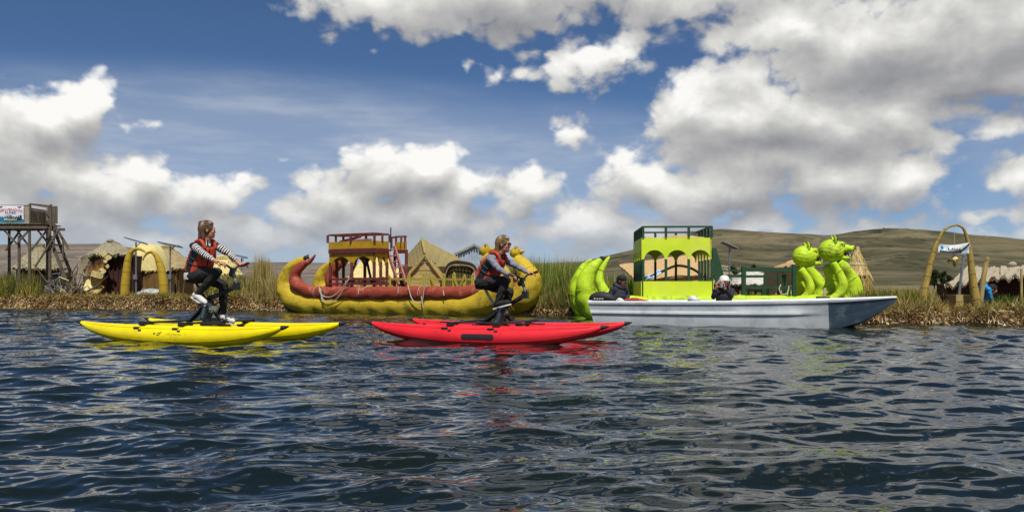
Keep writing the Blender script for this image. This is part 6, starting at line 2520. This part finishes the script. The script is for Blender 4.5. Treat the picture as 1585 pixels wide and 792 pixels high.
# ---- the reed gate with its banner ----
D = 17.75
gt = thing('reed_gate', 'tall slender pale gold reed arch standing at the water edge', 'gate', ground_at(1462, D))
left = [(1424, 480, .245), (1429, 456, .215), (1434, 434, .18), (1441, 405, .145), (1449, 379, .105), (1459, 359, .075), (1469, 351, .06), (1480, 348, .055)]
right = [(1513, 480, .26), (1510, 462, .235), (1506, 435, .195), (1503, 408, .16), (1500, 383, .12), (1496, 366, .085), (1490, 352, .065), (1480, 348, .055)]
GK = .40
for rows in (left, right):
    b = MB()
    b.tube([at(x, y, D) for x, y, r in rows], [r * GK for *_, r in rows], 16, step=.05, pinch=(.17, .05))
    leg = b.build('reed_post', M_horn2, gt, sharp=80)
    t = MB()
    P = catmull(np.array([(*at(x, y, D), r * GK) for x, y, r in rows]), .05)
    for i in range(4, len(P) - 3, 5):
        c = V(P[i, :3])
        T = (V(P[i + 1, :3]) - V(P[i - 1, :3])).normalized()
        x_ = T.cross(V((0, 1, 0))).normalized()
        y_ = T.cross(x_)
        t.tube([c + (x_ * math.cos(a) + y_ * math.sin(a)) * (P[i, 3] + .003) for a in np.linspace(0, 6.283, 17)], .005, 4, cap=False)
    t.build('lashing', M_horn2, leg)['kind'] = 'stuff'
gb_ = thing('banner', 'small white and grey-blue cloth banner sagging across the reed arch', 'banner', at(1476, 384, D - .1))
Dg = D - .14
bx0, bx1 = at(1452.5, 0, Dg).x, at(1499.5, 0, Dg).x
Wg = bx1 - bx0


def GQ(u, v, k=0.):
    """u across 0-1, v down 0-1; the cloth sags in the middle"""
    sag = math.sin(math.pi * u)
    top = at(0, 376.5 + 3.5 * sag * (1 - .2 * u) - 1.5 * u + 1.0 * (u < .05), Dg).z
    bot = at(0, 391.0 + 2.2 * sag + .8 * u - 1.2 * (1 - u), Dg).z
    return V((bx0 + Wg * u + .03 * (v - .5) * (1 - u) * -1.2, Dg - k + .025 * math.sin(u * 11) + .012 * math.sin(v * 5 + u * 4), top + (bot - top) * v))


def gpatch(name, m, fn, k, nu=14, nv=4, th=0.):
    vs, fs = [], []
    for j in range(nv + 1):
        for i in range(nu + 1):
            u = i / nu
            uu, v0, v1 = fn(u)
            vs.append(GQ(uu, v0 + (v1 - v0) * j / nv, k))
    for j in range(nv):
        for i in range(nu):
            a = j * (nu + 1) + i
            fs.append((a, a + nu + 1, a + nu + 2, a + 1))
    b = MB()
    b.add(vs, fs)
    return b.build(name, m, gb_)


gpatch('sheet', M_bwhite, lambda u: (u, 0, 1), 0, 24, 6)
gpatch('sheet_back', M_print, lambda u: (u, 0, 1), -.006, 24, 6)
M_bsky = mat('print_pale_blue', srgb('9cc4d4'), .6, srgb('c9dfe6'), 12, bump=0)
M_bgrey = mat('print_grey', srgb('3a4148'), .6, srgb('565d64'), 14, bump=0)
gpatch('sky_print', M_bsky, lambda u: (.03 + .30 * u, .06, .60 - .35 * u), .005)
gpatch('tree_print', M_bblue, lambda u: (.09 + .09 * u, .18 + .2 * abs(u - .5), .55), .008)
gpatch('hill_print', M_bgrey, lambda u: (.07 + .72 * u, .66 + .08 * math.sin(u * 5), .93), .006)
gpatch('sash_print', M_bdark, lambda u: (.72 + .27 * u, .72 - .72 * u, .92 - .72 * u), .009)
gpatch('corner_print', M_bsky, lambda u: (.80 + .18 * u, .78 - .36 * u, .93), .007)
letters('Uros', .125, M_bdark, gb_, lambda x, y: GQ(.52 + x * 1.15 / Wg, .58 - y * 3.0, .012))
hw_ = thing('hanging_star', 'round straw ornament hanging on a string under the arch banner', 'ornament', at(1477, 403, D - .1))
b = MB()
oc = at(1477, 402, D - .05)
b.ball(oc, (.085, .08, .075), 12, 8)
b.ball(oc + Z * .11, (.035, .03, .04), 10, 6)
o1 = b.build('straw_ball', M_cream, hw_)
b = MB()
for i in range(30):
    a = i / 30 * 6.283
    b.tube([oc + V((math.cos(a) * .07, math.sin(a) * .07, 0)), oc + V((math.cos(a) * rnd.uniform(.12, .17), math.sin(a) * .13, rnd.uniform(-.08, .03)))], [.012, .004], 5)
for i in range(12):
    b.tube([oc - Z * .05, oc + V((rnd.uniform(-.07, .07), rnd.uniform(-.05, .05), -rnd.uniform(.12, .19)))], [.012, .004], 5)
b.build('straw_ray', M_thatch_y, hw_)['kind'] = 'stuff'
b = MB()
b.tube([oc + Z * .13, at(1478, 349, D - .02)], .004, 5)
b.build('string', M_tie, hw_)
b = MB()
b.tube([ground_at(1482, 18.3), at(1488, 425, 18.3), at(1492, 394, 18.3)], [.030, .029, .028], 10)
tag(b.build('metal_post', M_frame), 'grey metal post leaning slightly inside the reed arch', 'post')
# reed blocks at the foot of the gate
rbk = thing('reed_block', 'stacked square block of bound reeds at the foot of the gate', 'reed block', ground_at(1487, 18.0))
Db = 17.95
xl, xm, xr = at(1466, 0, Db).x, at(1480, 0, Db).x, at(1506, 0, Db).x
z0, z1, z2 = gz(xm, Db) - .03, at(0, 467, Db).z, at(0, 456, Db).z
for za, zb, m in ((z0, z1, M_plank), (z1 + .012, z2, M_plank)):
    b = MB()
    b.box(((xm + xr) / 2, Db + .22, (za + zb) / 2), (xr - xm, .44, zb - za))
    b.build('bale', m, rbk)
b = MB()
b.slab([V((xl, Db + .30, z2 - .03)), V((xm - .01, Db + .0, z2 - .01)), V((xm - .01, Db + .0, z0)), V((xl + .10, Db + .25, z0))], .25, nrm=V((-.6, -.8, 0)).normalized())
b.build('bale', M_wallreed, rbk)
# leaning stake
b = MB()
b.tube([ground_at(1517, 18.4), at(1523, 425, 18.4), at(1529, 398, 18.4)], [.045, .055, .04], 8, step=.1)
for i in range(4):
    b.tube([at(1526, 412, 18.4), at(1527 + i * 1.6, 399 + i, 18.35)], [.025, .008], 5)
tag(b.build('cane_stake', M_plank), 'pale split cane stake leaning beside the reed gate', 'stake')
# long grey-roofed hut
D = 20.2
h10 = thing('reed_hut', 'long low reed hut with a wavy grey thatched roof behind the reed gate', 'hut', ground_at(1530, D), 0, 'reed huts on the island')


def eave(u, v):
    e, o = layered(u, v)
    w = .055 * math.sin(u * 34) * max(0, v - .7) / .3
    return (e - .03 * math.sin(math.pi * v), Z * w)


b = MB()
b.sheet(at(1496, 412, D + 1.0), at(1560, 413, D + 1.0), at(1556, 428, D - .3), at(1463, 441, D - .3), 46, 12, eave, .07)
o = b.build('roof_slope', M_thatch_l, h10, sharp=60)
fringe('straw_fringe', o, [(at(1463, 442, D - .3), at(1556, 430, D - .3))], 90, .06, B_thatch)
b = MB()
b.sheet(at(1548, 412, D + .9), at(1630, 410, D + .9), at(1640, 420, D - .4), at(1550, 430, D - .4), 36, 12, eave, .07)
o = b.build('roof_slope', M_thatch_l, h10, sharp=60)
fringe('straw_fringe', o, [(at(1550, 431, D - .4), at(1640, 421, D - .4))], 90, .07, B_thatch)
b = MB()
b.ball(at(1567, 409, D + .85), (.10, .09, .07), 10, 6)
b.build('roof_knot', M_thatch_l, h10)
for x0, x1, m, zt_ in ((1466, 1512, M_wallreed, .79), (1540, 1640, M_wallred, .98)):
    b = MB()
    xa, xb = at(x0, 0, D).x, at(x1, 0, D).x
    b.box(((xa + xb) / 2, D + .25, (zt_ + .24) / 2), (xb - xa, .5, zt_ - .24))
    w_ = b.build('wall', m, h10)
    b = MB()
    for i in range(int((x1 - x0) / 3.5)):
        x = at(x0 + i * 3.5, 0, D).x
        b.tube([V((x, D - .01, .26)), V((x, D - .01, zt_ - .01))], .014, 5)
    b.build('wall_cane', m, w_)['kind'] = 'stuff'
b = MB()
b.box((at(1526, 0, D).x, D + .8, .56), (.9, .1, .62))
b.build('back_wall', M_dkshade, h10)
for px in (1581,):
    b = MB()
    b.tube([ground_at(px, D - .5), at(px, 416, D - .5)], [.032, .028], 8)
    b.build('corner_post', M_plank, h10)

# ---- person in blue bending at the doorway ----
D = 18.9
p5 = thing('person', 'person in a bright blue shirt bending down in the doorway of the grey-roofed hut', 'person', ground_at(1524, D))
kx = lambda x, y, d=0: at(x, y, D + d)
J5 = dict(pel=kx(1519, 456, .1), chest=kx(1524, 446, 0), neck=kx(1531, 446, -.1), head=kx(1536, 449, -.16), sh_n=kx(1530, 448, -.22), sh_f=kx(1528, 445, .16), el_n=kx(1533, 457, -.24), el_f=kx(1531, 456, .14),
          wr_n=kx(1536, 464, -.26), wr_f=kx(1535, 463, .1), hip_n=kx(1518, 457, 0), hip_f=kx(1518, 457, .18), kn_n=kx(1526, 463, -.05), kn_f=kx(1526, 463, .2), an_n=kx(1519, 475, 0), an_f=kx(1519, 475, .2),
          to_n=kx(1527, 477, -.05), to_f=kx(1527, 477, .15))
for q in 'nf':
    for k_ in ('an_', 'to_'):
        p = J5[k_ + q]
        p.z = gz(p.x, p.y) + (.06 if k_ == 'an_' else .03)
E, ax, lat, _ = build_person(p5, J5, V((.85, -.25, -.45)), {'skin': M_skin_tan, 'top': M_blue_shirt, 'shoulder': M_blue_shirt, 'sleeve': M_blue_shirt, 'legs': M_blue_shirt, 'foot': M_black_cloth}, .95, 1.2,
                             {'n': (V((.2, -.1, -.9)), V((1, 0, 0)), .6), 'f': (V((.2, -.1, -.9)), V((1, 0, 0)), .6)}, shoe=(M_black_cloth, M_sole))
hair(p5, E, ax, M_black_hat, .95, .04, 140, 62, False, 1.0, 9)


# ---- trees at the foot of the slope ----
M_bark = mat('bark', srgb('4a3a2a'), .9, bump=.4)
B_leaf = blade_mat('dark_leaves', [srgb('1c2a12'), srgb('2c3c18'), srgb('3d4c20')], .7, .2)


def tree(px, py_top, D, wpx, label, seed, z0=.3):
    rg = np.random.default_rng(seed)
    X = (px - CX) / F * D
    hgt = H + (HY - py_top) / F * D - z0
    wd = wpx / F * D / 2
    t = thing('tree', label, 'tree', (X, D, z0), 0, 'dark trees below the hills')
    b = MB()
    b.tube([V((X, D, z0 - .2)), V((X + .1, D, z0 + hgt * .4)), V((X, D, z0 + hgt * .85))], [hgt * .035, hgt * .025, hgt * .008], 8, step=hgt * .1)
    for k in range(7):
        a = k * 2.4
        z = z0 + hgt * (.25 + .08 * k)
        b.tube([V((X, D, z)), V((X + math.cos(a) * wd * .5, D + math.sin(a) * wd * .5, z + hgt * .12)), V((X + math.cos(a) * wd * .8, D + math.sin(a) * wd * .8, z + hgt * .2))], [hgt * .012, hgt * .008, hgt * .003], 5)
    b.build('trunk', M_bark, t)
    nc, per = 26, 60
    ce = np.stack([rg.normal(0, .42, nc) * wd, rg.normal(0, .42, nc) * wd, rg.uniform(.25, .95, nc) * hgt], -1)
    ce[:, :2] *= (1.15 - np.abs(ce[:, 2:3] / hgt - .5) * 1.2)
    i = np.repeat(np.arange(nc), per)
    pos = ce[i] + rg.normal(0, .15, (nc * per, 3)) * np.array([wd, wd, hgt * .4]) + np.array([X, D, z0])
    dirs = rg.normal(0, 1, (nc * per, 3)) + np.array([0, 0, .4])
    n = nc * per
    blades('crown', pos, dirs, rg.uniform(.06, .14, n) * hgt, rg.uniform(.014, .03, n) * hgt, np.zeros(n), B_leaf, np.clip(rg.normal(.5, .2, n) + rg.normal(0, .2, nc)[i], 0, 1), t, None)


for i, (px, top, D, w, lb) in enumerate(((1436, 424, 150, 11, 'small dark tree next to the thick foot of the gate arch'), (1446, 419, 155, 13, 'tallest dark tree seen inside the reed gate'), (1458, 421, 152, 12, 'dark tree between the tallest one and the metal post'),
                                           (1469, 426, 150, 10, 'lowest dark tree seen inside the reed gate, by the hut'), (1132, 414, 160, 22, 'broad dark bush-like tree beyond the solar panel'), (1152, 417, 165, 16, 'dark tree beyond the green foredeck corner post'),
                                           (1166, 413, 170, 12, 'dark tree with rounded crown above the pale grey roof'))):
    tree(px, top, D, w, lb, 100 + i)

tree(1368, 352.5, 1480, 4.5, 'lone tiny tree standing on the crest of the dry hill', 120, H + (HY - 358.5) / F * 1480)
